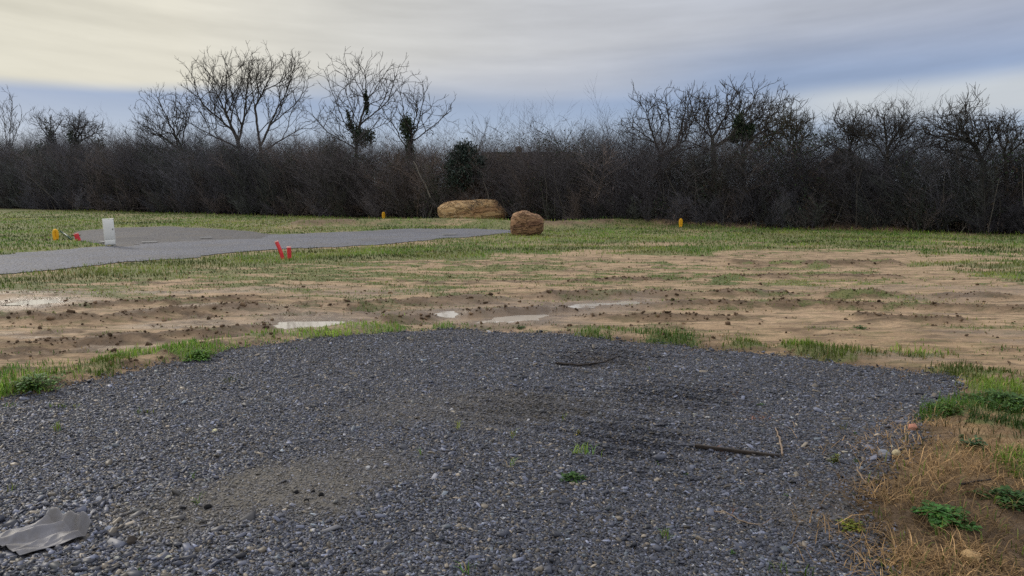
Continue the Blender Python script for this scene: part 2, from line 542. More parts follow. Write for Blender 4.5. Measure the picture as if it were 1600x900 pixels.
def masks(x, y):
    wob = 0.25 * (fbm(x * 1.3, y * 1.3, 3) - 0.5)
    dp = sdf(x, y, PAD) + 0.16 * (fbm(x * 4, y * 4, 8) - 0.5) + 0.5 * wob
    dr = sdf(x, y, ROAD) + 0.9 * (fbm(x * 1.3, y * 1.3, 21) - 0.5)
    dl = sdf(x, y, LAY) + 0.6 * (fbm(x * 1.2, y * 1.2, 25) - 0.5)
    dm = sdf(x, y, MUD) + 2.2 * (fbm(x * 0.7, y * 0.5, 31) - 0.5)
    mud = sst(-dm, -0.5, 0.7)
    # short streaky growth that survives between the tyre tracks
    st = fbm(x * 0.8, y * 2.6, 41)
    st2 = fbm(x * 3.0, y * 7.0, 44, 3)
    left = sst(-x, -3.0, 5.0)
    far = sst(y, 9.5, 14.0)
    g_mud = sst(st * 0.5 + st2 * 0.5, 0.455 - 0.21 * left * far - 0.03 * far, 0.66) * (0.55 + 0.3 * far)
    patch = fbm(x * 0.45, y * 0.45, 51)
    g_far = 0.68 + 0.8 * (patch - 0.42) + 0.5 * (st2 - 0.5)
    g = g_far * (1 - mud) + g_mud * mud
    # right-hand part of the grass belt thins out in tan patches
    belt = sst(y, 12, 15) * (1 - sst(y, 19, 25))
    g = g - 0.55 * belt * sst(x, -2.0, 2.0) * sst(fbm(x * 0.5, y * 0.9, 63), 0.5, 0.64)
    # dry verge along the road
    rv = np.exp(-np.clip(dr, 0, 9) / 0.7) * sst(-x, -1.0, 2.0) * sst(28.8 + 1.13 * x - y, 0.5, 2.0)
    g = g - 0.35 * rv
    near = 1 - sst(y, 6.5, 9.0)
    g = g * (1 - near) + near * 0.06
    vg = np.zeros_like(x)
    for c, r in VERGE:
        dd = np.hypot(x - c[0], (y - c[1])) + 0.35 * r * (fbm(x * 5, y * 5, 71) - 0.5)
        vg = np.maximum(vg, 1 - sst(dd, 0.45 * r, 1.05 * r))
    g = np.maximum(g, vg * np.clip(3.4 * fbm(x * 2.4, y * 2.4, 77, 3) - 1.0, 0, 1))
    rid = np.zeros_like(x); rh = np.zeros_like(x)
    for i, (ln, a, w) in enumerate(RIDGES):
        d = segdist(x, y, ln) + 0.10 * (fbm(x * 2.2, y * 2.2, 80 + i) - 0.5)
        k = np.exp(-(d / w) ** 2)
        br = sst(fbm(x * 1.1, y * 1.6, 90 + i), 0.28, 0.55)
        rid = np.maximum(rid, k * (0.5 + 0.5 * br))
        rh = rh + a * k * (0.3 + 1.1 * br) - 0.35 * a * np.exp(-((d - 2.2 * w) / w) ** 2)
    dpu = np.full(x.shape, 9.0)
    for pl in PUDDLES:
        dpu = np.minimum(dpu, sdf(x, y, pl))
    dpu = dpu - 0.05 + 0.36 * (fbm(x * 2.0, y * 4.5, 99) - 0.5)
    wet = np.exp(-np.clip(dpu, 0, 9) / 0.45)
    wet = np.maximum(wet, 0.5 * mud * sst(fbm(x * 0.5, y * 1.5, 105), 0.55, 0.7) * (1 - sst(y, 12, 14)))
    # dark soil: ridge crumbs, rim of the pad on the left, foot of the mound, foot of the bank
    dk = rid * 0.95
    dk = np.maximum(dk, mud * (0.5 + 0.4 * sst(-x, -4.0, 3.0)) * sst(st2 * 0.5 + fbm(x * 0.8, y * 4.5, 111) * 0.5, 0.47, 0.63))
    edge = np.exp(-((dp - 0.10) / 0.14) ** 2)
    dk = np.maximum(dk, edge * 0.8 * sst(fbm(x * 2.3, y * 2.3, 115), 0.4, 0.6))
    mo = np.hypot(x - MOUND[0], (y - MOUND[1]))
    foot = sst(-y + 0.5 * (fbm(x * 2, y * 2, 119) - .5), -4.3, -3.8) * sst(x, 1.4, 1.9)
    dk = np.maximum(dk, foot * 0.97)
    bk = segdist(x, y, BANK)
    bkd = np.exp(-((bk - 0.2) / 0.55) ** 2) * sst(fbm(x * 0.8, y * 0.8, 121), 0.42, 0.58)
    dk = np.maximum(dk, 0.85 * bkd); g = g * (1 - 0.5 * bkd)
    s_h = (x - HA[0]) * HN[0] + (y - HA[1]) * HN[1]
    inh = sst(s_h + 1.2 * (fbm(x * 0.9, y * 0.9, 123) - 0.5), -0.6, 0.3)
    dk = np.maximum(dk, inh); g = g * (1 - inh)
    straw = np.exp(-(mo / 1.3) ** 4) * sst(x, 1.4, 1.8)
    straw = np.maximum(straw, 0.5 * near * sst(dp, 0.0, 0.2))
    straw = np.maximum(straw, 0.45 * mud * sst(x, 0.5, 3.0) * (1 - sst(y, 8.0, 10)))
    g = np.where(dpu < 0.05, 0, g)
    g = g * (1 - 0.5 * wet)
    return dict(pad=dp, road=dr, lay=dl, mud=mud, g=np.clip(g, 0, 1), dk=np.clip(dk, 0, 1), wet=np.clip(wet, 0, 1), straw=np.clip(straw, 0, 1),
                rh=rh, rid=rid, dpu=dpu, bk=bk, mo=mo, edge=edge, vg=vg, sh=s_h, st2=st2)


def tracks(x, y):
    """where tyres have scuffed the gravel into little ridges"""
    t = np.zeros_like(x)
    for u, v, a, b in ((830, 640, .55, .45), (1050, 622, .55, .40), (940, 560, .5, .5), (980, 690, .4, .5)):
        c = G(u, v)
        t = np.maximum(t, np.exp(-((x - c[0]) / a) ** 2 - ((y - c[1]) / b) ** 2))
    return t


def height(x, y, m):
    h = 0.05 * (fbm(x * 0.35, y * 0.35, 131) - 0.5)
    flat = sst(-m['pad'], -0.25, 0.2)
    h = h + (1 - flat) * (m['mud'] * 0.05 * (fbm(x * 0.9, y * 5.5, 137, 5) - 0.5) + 0.03 * (fbm(x * 5, y * 5, 139) - 0.5) * (0.4 + m['dk'] + 0.6 * m['g'])
                          + 0.035 * (fbm(x * 14, y * 14, 141, 2) - 0.5) * (0.3 + m['dk']))
    h = h + (1 - flat) * m['rh'] * 1.25
    h = h + 0.05 * np.exp(-((m['pad'] - 0.35) / 0.28) ** 2) * (0.4 + 0.8 * m['vg'])
    h = h + flat * (0.035 * (fbm(x * 1.2, y * 1.6, 151) - 0.5) + 0.012 * (fbm(x * 6, y * 6, 153) - 0.5))
    h = h + flat * 0.034 * tracks(x, y) * np.sin((x * 0.5 + y) * 24.0 + 3 * fbm(x * 3, y * 3, 167))
    h = h + 0.13 * np.exp(-(m['mo'] / 0.95) ** 2)
    h = h + 0.27 * np.exp(-((m['bk'] + 0.25 * (fbm(x, y, 155) - 0.5)) / 0.7) ** 2)
    rd = np.minimum(m['road'], m['lay'])
    k = sst(-rd, -0.3, 0.1)
    h = h * (1 - k) + k * (0.006 * (fbm(x * 2, y * 2, 157) - 0.5))
    dp = m['dpu']
    nearp = 1 - sst(dp, 0.0, 0.5)
    h = h * (1 - nearp) + nearp * np.maximum(h, -0.006 + 0.02 * (fbm(x * 9, y * 9, 161, 2) - 0.35))
    k2 = 1 - sst(dp, -0.10, 0.03)
    h = h * (1 - k2) + k2 * np.minimum(h, -0.018 + 0.050 * (fbm(x * 1.8, y * 9, 163) - 0.5))
    return h


def hz(x, y):
    x = np.atleast_1d(np.asarray(x, float)); y = np.atleast_1d(np.asarray(y, float))
    return height(x, y, masks(x, y))


def hz1(x, y):
    return float(hz(x, y)[0])


# ------------------------------------------------------------------ the ground, one sheet to the horizon
rr = np.concatenate([[0.02, 0.5, 1.0, 1.5, 1.9, 2.2], np.exp(np.arange(math.log(2.4), math.log(75), 0.0044)), np.geomspace(78, 4000, 40)])
fine = np.arange(-0.74, 0.7401, 0.003)
coarse = np.linspace(0.78, 2 * math.pi - 0.78, 70)
th = np.concatenate([fine, coarse])
nr, nt = len(rr), len(th)
RR, TH = np.meshgrid(rr, th, indexing='ij')
gx, gy = (RR * np.sin(TH)).ravel(), (RR * np.cos(TH)).ravel()
gm = masks(gx, gy)
gz = height(gx, gy, gm)
gz = np.where(RR.ravel() > 90, np.minimum(gz, 0.0), gz)
GV = np.stack([gx, gy, gz], 1)
ii, jj = np.meshgrid(np.arange(nr - 1), np.arange(nt), indexing='ij')
j2 = (jj + 1) % nt
GF = np.stack([ii * nt + jj, (ii + 1) * nt + jj, (ii + 1) * nt + j2, ii * nt + j2], -1).reshape(-1, 4)[:, ::-1]
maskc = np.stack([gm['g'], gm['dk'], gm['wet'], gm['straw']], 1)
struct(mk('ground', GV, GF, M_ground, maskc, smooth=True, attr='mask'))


def sheet(name, d, lift, mat, extra=None):
    fm = d[GF].mean(1) < 0
    f = GF[fm]
    used = np.unique(f)
    idx = np.full(len(GV), -1); idx[used] = np.arange(len(used))
    V = GV[used].copy(); V[:, 2] += lift
    return struct(mk(name, V, idx[f], mat, None if extra is None else extra[used], smooth=True, attr='mask'))


def sand_amount(x, y):
    c1 = np.array(G(430, 770)); c2 = np.array(G(520, 740)); c3 = np.array(G(330, 800))
    s_ = np.zeros_like(x)
    for c, rx, ry, k in ((c1, .55, .5, 1.0), (c2, .55, .45, .7), (c3, .45, .35, .8), (np.array(G(1270, 800)), .3, .3, .4), (np.array(G(760, 640)), 1.2, .5, .45)):
        d = np.hypot((x - c[0]) / rx, (y - c[1]) / ry) + 0.9 * (fbm(x * 3.5, y * 3.5, 171) - 0.5)
        s_ = np.maximum(s_, k * (1 - sst(d, 0.45, 1.25)))
    return s_


sand = sand_amount(gx, gy)
sheet('gravel_pad', gm['pad'], 0.006, M_pad, np.stack([sand * 0, sand, sand * 0, sand * 0], 1))
sheet('gravel_road', gm['road'], 0.014, M_road)
sheet('gravel_layby', np.maximum(gm['lay'], -gm['road'] - 0.05), 0.008, M_lay)
# puddles: level water in the hollows
M_water = bpy.data.materials.new('muddy_water')
M_water.use_nodes = True
_t = NT(M_water.node_tree)
_b = _t.n('ShaderNodeBsdfPrincipled')
_b.inputs['Base Color'].default_value = (0.48, 0.43, 0.36, 1)
_b.inputs['Roughness'].default_value = 0.04
_b.inputs['Specular IOR Level'].default_value = 1.0
_g = _t.n('ShaderNodeNewGeometry')
_bp = _t.n('ShaderNodeBump'); _bp.inputs['Strength'].default_value = 0.02; _bp.inputs['Distance'].default_value = 0.01
_t.put(_bp.inputs['Height'], _t.noise(_g.outputs['Position'], 9.0, 2.0))
_t.put(_b.inputs['Normal'], _bp.outputs[0])
_o = _t.n('ShaderNodeOutputMaterial'); _t.t.links.new(_b.outputs[0], _o.inputs[0])
for pl in PUDDLES:
    c = pl.mean(0)
    q = c + (pl - c) * 1.22
    V = np.hstack([q, np.full((len(q), 1), -0.008)])
    V = np.vstack([V, [[c[0], c[1], -0.008]]])
    n = len(q)
    struct(mk('puddle', V, np.array([[(k + 1) % n, k, n] for k in range(n)]), M_water))
# ------------------------------------------------------------------ gravel stones
def polar_pts(n, r0, r1, t0, t1, power=0.0):
    """power 0: even in r; 1: even in log r"""
    u = rng.random(n)
    r = r0 * (r1 / r0) ** u if power else r0 + (r1 - r0) * u
    t = t0 + (t1 - t0) * rng.random(n)
    return r * np.sin(t), r * np.cos(t)


def chips(x, y, z, size, flat, colr, sink=0.25):
    """irregular angular stones: eight-cornered, tilted"""
    n = len(x)
    base = np.array([[-1, -1, -1], [1, -1, -1], [1, 1, -1], [-1, 1, -1], [-1, -1, 1], [1, -1, 1], [1, 1, 1], [-1, 1, 1]], float) * 0.5
    V = base[None] * (1 + 0.7 * (rng.random((n, 8, 3)) - 0.5))
    tap = 0.55 + 0.45 * rng.random((n, 1))
    V[:, 4:, 0] *= tap; V[:, 4:, 1] *= 0.5 + 0.5 * rng.random((n, 1))
    V[:, :, 0] *= (size * (1.0 + 0.8 * rng.random(n)))[:, None]
    V[:, :, 1] *= (size * (0.55 + 0.4 * rng.random(n)))[:, None]
    V[:, :, 2] *= (size * flat * (0.6 + 0.8 * rng.random(n)))[:, None]
    a, b, c = (rng.normal(0, 0.36, n), rng.normal(0, 0.36, n), rng.random(n) * 6.283)
    def rot(V, ax1, ax2, an):
        ca, sa = np.cos(an)[:, None], np.sin(an)[:, None]
        p, q = V[:, :, ax1].copy(), V[:, :, ax2].copy()
        V[:, :, ax1] = p * ca - q * sa; V[:, :, ax2] = p * sa + q * ca
    rot(V, 1, 2, a); rot(V, 0, 2, b); rot(V, 0, 1, c)
    V[:, :, 0] += x[:, None]; V[:, :, 1] += y[:, None]
    V[:, :, 2] += (z + size * flat * (0.5 - sink))[:, None]
    Fq = np.array([[0, 3, 2, 1], [4, 5, 6, 7], [0, 1, 5, 4], [1, 2, 6, 5], [2, 3, 7, 6], [3, 0, 4, 7]])
    Fs = (np.arange(n) * 8)[:, None, None] + Fq[None]
    return V.reshape(-1, 3), Fs.reshape(-1, 4), np.repeat(colr, 8, axis=0)


x, y = polar_pts(620000, 2.3, 9.6, -0.68, 0.60)
m = masks(x, y)
sd = sand_amount(x, y)
keep = (m['pad'] < 0.06 * rng.standard_normal(len(x)) + 0.02) & (rng.random(len(x)) > 0.5 * sd) & (rng.random(len(x)) < 0.62) & (sdf(x, y, CLOTH) > 0.012)
x, y, sd = x[keep], y[keep], sd[keep]
z = hz(x, y)
n = len(x)
near_left = np.exp(-(np.hypot(x - G(120, 850)[0], y - G(120, 850)[1]) / 0.8) ** 2)
size = 0.0098 * np.exp(rng.normal(0, 0.33, n)) * (1 + 1.1 * near_left * rng.random(n) ** 1.5) * (1 + 1.1 * (rng.random(n) < .02)) * (1 - 0.3 * sd)
size = np.clip(size, 0.006, 0.06)
tone = np.exp(rng.normal(-0.26, 0.66, n)) * (1 - 0.28 * tracks(x, y))  # darker over the tyre ridges: their shade is painted into the stone colour
hue = rng.random(n)
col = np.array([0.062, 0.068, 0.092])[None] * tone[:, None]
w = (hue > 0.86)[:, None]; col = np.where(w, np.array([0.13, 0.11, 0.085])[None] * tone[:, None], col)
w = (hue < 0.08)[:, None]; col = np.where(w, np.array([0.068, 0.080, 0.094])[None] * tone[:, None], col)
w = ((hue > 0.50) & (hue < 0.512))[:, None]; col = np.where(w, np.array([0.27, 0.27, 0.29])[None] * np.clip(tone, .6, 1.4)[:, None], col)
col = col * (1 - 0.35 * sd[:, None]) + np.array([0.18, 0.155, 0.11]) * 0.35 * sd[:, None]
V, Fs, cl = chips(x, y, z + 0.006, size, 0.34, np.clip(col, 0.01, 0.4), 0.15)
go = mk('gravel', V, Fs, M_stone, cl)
tag(go, 'blue grey crushed slate gravel spread over the near pad', 'gravel', kind='stuff')

# soil clods on the ridges and the churned mud
x, y = polar_pts(150000, 5.0, 20.0, -0.72, 0.72, 1)
m = masks(x, y)
pr = (0.34 * m['rid'] ** 1.2 + 0.05 * m['dk'] * m['mud'] + 0.003 * m['mud']) * (m['pad'] > 0.1) * (m['dpu'] > 0)
k = rng.random(len(x)) < pr
x, y = x[k], y[k]
n = len(x)
size = np.clip(0.016 * np.exp(rng.normal(0, 0.45, n)), 0.006, 0.06)
tone = np.exp(rng.normal(0, 0.3, n))[:, None]
col = np.where(rng.random((n, 1)) < 0.6, np.array([[0.095, 0.064, 0.04]]), np.array([[0.17, 0.115, 0.072]])) * tone
V, Fs, cl = chips(x, y, hz(x, y), size, 0.6, col, 0.1)
tag(mk('dirt_clods', V, Fs, M_clod, cl), 'brown clods thrown up along the muddy tyre ruts', 'dirt clods', kind='stuff')
# ------------------------------------------------------------------ grass
def blades(x, y, z, ln, wd, bend, colr, lean=None):
    """two-segment tapering blades with a fold along the bend"""
    n = len(x)
    a = rng.random(n) * 6.283
    dx, dy = np.cos(a), np.sin(a)
    px, py = -dy, dx
    if lean is not None: pass
    h1 = ln * (0.55 + 0.1 * rng.random(n)); o1 = ln * bend * (0.30 + 0.22 * bend ** 3)
    o2 = ln * bend; h2 = ln * np.sqrt(np.clip(1 - bend ** 2, 0.01, 1)) * (1 - .35 * (rng.random(n) < .5) * bend ** 4)
    h1 = np.minimum(h1, h2 * 0.85)
    V = np.zeros((n, 5, 3))
    w2 = wd * 0.5
    V[:, 0] = np.stack([x + px * w2, y + py * w2, z - 0.01], 1)
    V[:, 1] = np.stack([x - px * w2, y - py * w2, z - 0.01], 1)
    V[:, 2] = np.stack([x + dx * o1 - px * w2 * .8, y + dy * o1 - py * w2 * .8, z + h1], 1)
    V[:, 3] = np.stack([x + dx * o1 + px * w2 * .8, y + dy * o1 + py * w2 * .8, z + h1], 1)
    V[:, 4] = np.stack([x + dx * o2, y + dy * o2, z + h2], 1)
    b = (np.arange(n) * 5)[:, None]
    return V.reshape(-1, 3), [b + np.array([[0, 1, 2, 3]]), b + np.array([[3, 2, 4]])], np.repeat(colr, 5, axis=0)


def scatter_grass():
    out = []
    x, y = polar_pts(520000, 3.0, 62.0, -0.72, 0.72, 1)
    m = masks(x, y)
    rd = np.minimum(m['road'], m['lay'])
    fleck = 0.5 * (m['pad'] < 0) * (vnoise(x * 5.5, y * 5.5, 301) > 0.955) * (vnoise(x * .8, y * .8, 303) > .35)
    pr = m['g'] ** 1.3 * (m['pad'] > -0.02) * (rd + 0.55 * (vnoise(x * 2.6, y * 2.6, 305) - 0.62) > 0) * (m['dpu'] > 0) + fleck
    k = rng.random(len(x)) < pr
    x, y = x[k], y[k]; g = m['g'][k]; vg = m['vg'][k]; bk = m['bk'][k]; mud = m['mud'][k]
    n = len(x)
    r = np.hypot(x, y)
    z = hz(x, y)
    cl = fbm(x * 2.2, y * 2.2, 201)
    ln = (0.035 + 0.06 * cl ** 1.5 + 0.03 * rng.random(n)) * (1 - 0.5 * mud * (1 - vg))
    ln = ln * (1 - .2 * vg) * (1 + 0.9 * vg * rng.random(n) * sst(fbm(x * 2.6, y * 2.6, 207), .35, .7)) + 0.07 * np.exp(-(bk / 0.8) ** 2) * rng.random(n) + 0.16 * np.exp(-((m['sh'][k] + .7) / .7) ** 2) * rng.random(n) ** 2
    lush = np.exp(-(np.hypot(x - G(40, 600)[0], y - G(40, 600)[1]) / 0.45) ** 2)
    ln = ln + 0.09 * lush * rng.random(n)
    wd = np.clip(0.0035 + 0.00055 * r, 0.005, 0.03)
    hue = fbm(x * 0.6, y * 0.6, 205) + 0.35 * (rng.random(n) - 0.5)
    c0, c1, c2 = np.array([0.058, 0.128, 0.016]), np.array([0.140, 0.200, 0.030]), np.array([0.25, 0.215, 0.07])
    t1 = sst(hue, 0.3, 0.58)[:, None]
    col = c0 * (1 - t1) + c1 * t1
    t2 = (sst(hue, 0.55, 0.85) * (1 - vg) * 0.62)[:, None]
    col = col * (1 - t2) + c2 * t2
    brt = np.exp(rng.normal(0, 0.22, n)) * (0.65 + 0.75 * cl) * (1 + 0.32 * vg)
    col = col * brt[:, None]
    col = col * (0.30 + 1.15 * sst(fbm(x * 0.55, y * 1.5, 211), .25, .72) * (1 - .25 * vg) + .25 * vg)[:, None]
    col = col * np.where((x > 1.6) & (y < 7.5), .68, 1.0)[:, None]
    dry = (rng.random(n) < 0.06 + 0.22 * mud * (1 - vg))[:, None]
    col = np.where(dry, np.array([[0.24, 0.17, 0.08]]) * brt[:, None], col)
    bend = np.clip(0.30 + 0.62 * rng.random(n) + 0.2 * mud * (1 - vg), 0, .98)
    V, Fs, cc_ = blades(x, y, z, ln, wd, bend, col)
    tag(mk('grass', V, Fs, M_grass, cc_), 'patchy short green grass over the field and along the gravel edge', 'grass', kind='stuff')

    # dry straw on the mound and thin litter on the gravel
    xs, ys, cs, ls = [], [], [], []
    spots = [(1400, 800, .20, 420, .24), (1425, 785, .20, 460, .20), (1480, 870, .28, 1500, .17), (1560, 800, .30, 1300, .18), (1440, 850, .2, 900, .2),
             (1520, 740, .3, 800, .13), (1580, 880, .3, 1200, .16), (1350, 775, .12, 160, .2), (1500, 790, .3, 1300, .16), (1400, 880, .12, 300, .16), (1160, 623, .10, 70, .07), (1185, 662, .05, 40, .06),
             (1150, 812, .08, 50, .10), (1050, 722, .12, 40, .07), (1120, 715, .07, 40, .07), (1275, 800, .10, 90, .07), (1075, 790, .1, 20, .06),
             (100, 600, .25, 260, .1), (180, 585, .25, 260, .1), (260, 568, .25, 240, .1), (1020, 540, .25, 160, .12), (1085, 547, .25, 160, .12),
             (1490, 600, .3, 260, .13), (1500, 690, .3, 700, .1), (1570, 700, .3, 700, .1), (1460, 720, .25, 600, .1)]
    for u, v, s_, nn, L in spots:
        c = G(u, v)
        xs.append(c[0] + rng.normal(0, s_, nn)); ys.append(c[1] + rng.normal(0, s_ * 1.1, nn)); ls.append(.75 * L * (0.4 + 0.9 * rng.random(nn)))
        cc0 = np.array([0.25, 0.160, 0.075]) if not (1100 < u < 1200) else np.array([0.20, 0.09, 0.05])
        pat = sst(fbm(xs[-1] * 2.6, ys[-1] * 2.6, 221), .36, .6)[:, None]
        kp = rng.random(nn) < .30 + .5 * pat[:, 0]
        xs[-1], ys[-1], ls[-1] = xs[-1][kp], ys[-1][kp], ls[-1][kp]
        cs.append((cc0[None] * (.45 + .75 * pat) * np.exp(rng.normal(0, 0.45, (nn, 1))))[kp])
    x, y, ln, col = map(np.concatenate, (xs, ys, ls, cs))
    n = len(x)
    V, Fs, cc_ = blades(x, y, hz(x, y) + 0.01, ln, np.full(n, 0.0038), 0.86 + 0.135 * rng.random(n) ** .5, col)
    tag(mk('dry_grass', V, Fs, M_straw, cc_), 'tangled straw coloured dead grass on the soil mound and pad edge', 'dry grass', kind='stuff')


scatter_grass()
def leaf_cloud(pts, size, colr, flat=0.3):
    n = len(pts)
    nrm = rng.normal(0, 1, (n, 3)); nrm /= np.linalg.norm(nrm, axis=1, keepdims=True)
    a = np.cross(nrm, rng.normal(0, 1, (n, 3))); a /= np.linalg.norm(a, axis=1, keepdims=True)
    b = np.cross(nrm, a)
    s_ = (size * (0.6 + 0.8 * rng.random(n)))[:, None]
    V = np.zeros((n, 4, 3))
    V[:, 0] = pts - a * s_; V[:, 1] = pts + b * s_ * .7 + nrm * s_ * flat
    V[:, 2] = pts + a * s_; V[:, 3] = pts - b * s_ * .7 + nrm * s_ * flat
    f = (np.arange(n) * 4)[:, None] + np.array([[0, 1, 2]])
    f2 = (np.arange(n) * 4)[:, None] + np.array([[0, 2, 3]])
    return V.reshape(-1, 3), [f, f2], np.repeat(colr, 4, axis=0)


# ------------------------------------------------------------------ hedge: a thicket of bare shrubs
def shrub(seed, H=3.6, low=False):
    R = random.Random(seed)
    P0, P1, R0, R1 = [], [], [], []

    def grow(p, d, L, r, lev):
        nseg = (7, 4, 2)[lev]
        for k in range(nseg):
            d = (d[0] + R.gauss(0, .15), d[1] + R.gauss(0, .15), d[2] + R.gauss(0, .10) + (.05 if lev else .02))
            q = math.sqrt(sum(c * c for c in d)) or 1
            d = tuple(c / q for c in d)
            l = L / nseg * R.uniform(.8, 1.2)
            e = tuple(a + b * l for a, b in zip(p, d))
            ra = r * (1 - .75 * k / nseg); rb = r * (1 - .75 * (k + 1) / nseg)
            P0.append(p); P1.append(e); R0.append(ra); R1.append(rb)
            if lev < 2:
                for _ in range(R.choice((2, 3)) if lev == 0 else R.choice((1, 2, 2))):
                    a = R.uniform(0, 6.283)
                    s_ = R.uniform(.4, 1.0)
                    dd = (d[0] + s_ * math.cos(a), d[1] + s_ * math.sin(a), d[2] * .8 + R.uniform(-.15, .3))
                    grow(e, dd, (H * .30 * R.uniform(.55, 1.1) * (1 - .03 * k) if lev == 0 else L * R.uniform(.4, .75)), max(rb * .55, .0042), lev + 1)
            p = e
    for _ in range(R.randint(7, 9) if not low else R.randint(8, 10)):
        a = R.uniform(0, 6.283)
        b = R.uniform(0, .45)
        sl = .20 if not low else .55
        grow((b * math.cos(a), b * math.sin(a), -.05), (R.gauss(0, sl), R.gauss(0, sl), 1), H * R.uniform(.80, 1.0), R.uniform(.012, .021) * (1 if not low else .6), 0)
    return np.array(P0), np.array(P1), np.array(R0), np.array(R1)


HTOP = [(-300, 224), (0, 224), (50, 230), (120, 222), (170, 228), (230, 214), (290, 220), (350, 224), (420, 216), (480, 222), (530, 218), (580, 227), (620, 218), (670, 228), (740, 230), (800, 226), (850, 219), (900, 214),
        (940, 205), (975, 212), (1020, 206), (1060, 200), (1110, 210), (1160, 206), (1200, 214), (1250, 212), (1285, 232), (1320, 206), (1390, 198), (1440, 212), (1500, 214), (1540, 218), (1600, 208), (1700, 212), (1900, 216)]


def on_hedge(u, off):
    """point behind the hedge front by off metres, seen at photograph column u"""
    a = (u - 800) / F * cp
    b = HA + HN * off
    # b + t*HT with x = a*y
    t = (a * b[1] - b[0]) / (HT[0] - a * HT[1])
    p = b + HT * t
    return p[0], p[1]


def hedge_top(x, y):
    u = 800 + F * x / (y * cp)
    v = float(np.interp(u, [p[0] for p in HTOP], [p[1] for p in HTOP]))
    return at(u, v, y)[2]


def build_hedge():
    tm = [shrub(300 + i) for i in range(9)] + [shrub(340 + i, 1.3, True) for i in range(4)]
    hts = [float(np.percentile(q[1][:, 2], 96.5)) for q in tm]
    A0, A1, B0, B1, CL = [], [], [], [], []
    n = 980
    for i in range(n):
        s_ = -14 + (HLEN + 24) * (i + random.random()) / n
        off = random.choice((0.3, 0.8, 1.4, 2.1, 2.9, 3.8, 4.8, 5.8)) + random.uniform(-.3, .3)
        p = HA + HT * s_ + HN * off
        low = i % 3 == 0
        if low: p = HA + HT * s_ + HN * random.uniform(-.35, 1.6)
        ti = random.randrange(9) if not low else 9 + random.randrange(4)
        P0, P1, R0, R1 = tm[ti]
        h = hedge_top(p[0], p[1]) * random.uniform(.80, 1.06) * (0.9 if off < 0.6 else 1.0)
        if not low and off > .6 and random.random() < .13: h *= random.uniform(1.12, 1.32)
        k = h / hts[ti] if not low else random.uniform(.8, 1.3)
        kx = k ** .5 * random.uniform(.95, 1.3)
        a = random.uniform(0, 6.283)
        ca, sa = math.cos(a), math.sin(a)
        for src, dst in ((P0, A0), (P1, A1)):
            q = np.empty_like(src)
            q[:, 0] = (src[:, 0] * ca - src[:, 1] * sa) * kx + p[0]
            q[:, 1] = (src[:, 0] * sa + src[:, 1] * ca) * kx + p[1]
            q[:, 2] = src[:, 2] * k
            dst.append(q)
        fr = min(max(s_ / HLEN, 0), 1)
        fat = 1.15 - 0.25 * fr
        B0.append(R0 * fat); B1.append(R1 * fat)
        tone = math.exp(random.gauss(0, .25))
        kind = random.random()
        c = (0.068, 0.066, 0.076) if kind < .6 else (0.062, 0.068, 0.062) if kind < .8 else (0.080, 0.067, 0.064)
        c = np.array(c) * tone * (1.6 - 0.55 * fr) * (1 + math.exp(-((fr - .62) / .14) ** 2) * np.array([.40, .28, .12]))  # paler towards the far left end: distance haze put into the twig colour
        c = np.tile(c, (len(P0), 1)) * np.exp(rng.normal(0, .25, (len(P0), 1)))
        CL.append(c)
    V, Fs = tubes(np.concatenate(A0), np.concatenate(A1), np.concatenate(B0), np.concatenate(B1), 3)
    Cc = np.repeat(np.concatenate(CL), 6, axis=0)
    # paler bare stems showing at the front of the thicket
    q0, q1, ra, rb, sc_ = [], [], [], [], []
    for i in range(150):
        p = HA + HT * (random.random() * (HLEN + 10) - 5) + HN * random.uniform(-.25, .5)
        a = np.array([p[0], p[1], -.05]); d = np.array([random.gauss(0, .28), random.gauss(0, .15), 1.0])
        L = random.uniform(.9, 2.8) / 6; r = random.uniform(.010, .024)
        c = np.array((.16, .145, .125)) * random.uniform(.5, 1.2)
        for k in range(6):
            d = d + np.array([random.gauss(0, .10), random.gauss(0, .08), 0]); b = a + d * L
            q0.append(a); q1.append(b); ra.append(r * (1 - .11 * k)); rb.append(r * (1 - .11 * (k + 1))); sc_.append(c); a = b
    SV, SF = tubes(q0, q1, ra, rb, 5)
    SF = SF + len(V)
    V = np.vstack([V, SV]); Cc = np.vstack([Cc, np.repeat(np.array(sc_), 10, axis=0)]); Fs = np.vstack([Fs, SF])
    # bramble and ivy leaves caught in the thicket
    pts = []
    for i in range(210):
        p = HA + HT * (random.random() * (HLEN + 16) - 8) + HN * random.uniform(.0, 1.6)
        zt = hedge_top(p[0], p[1])
        c = np.array([p[0], p[1], zt * random.random() ** 1.6 * .95])
        pts.append(c + rng.normal(0, 1, (150, 3)) * np.array([.42, .3, .36]))
    pts = np.concatenate(pts); pts = pts[pts[:, 2] > .05]
    lc = np.where(rng.random((len(pts), 1)) < .6, np.array([[.034, .052, .028]]), np.array([[.070, .052, .034]])) * np.exp(rng.normal(0, .3, (len(pts), 1)))
    LV, LF, LC = leaf_cloud(pts, .04, lc)
    LF = [f + len(V) for f in LF]
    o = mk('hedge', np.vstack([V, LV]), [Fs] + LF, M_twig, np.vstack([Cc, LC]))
    tag(o, 'long thick hedge of leafless brown shrubs along the far side of the field', 'hedge', kind='stuff')
    return len(Fs)


build_hedge()
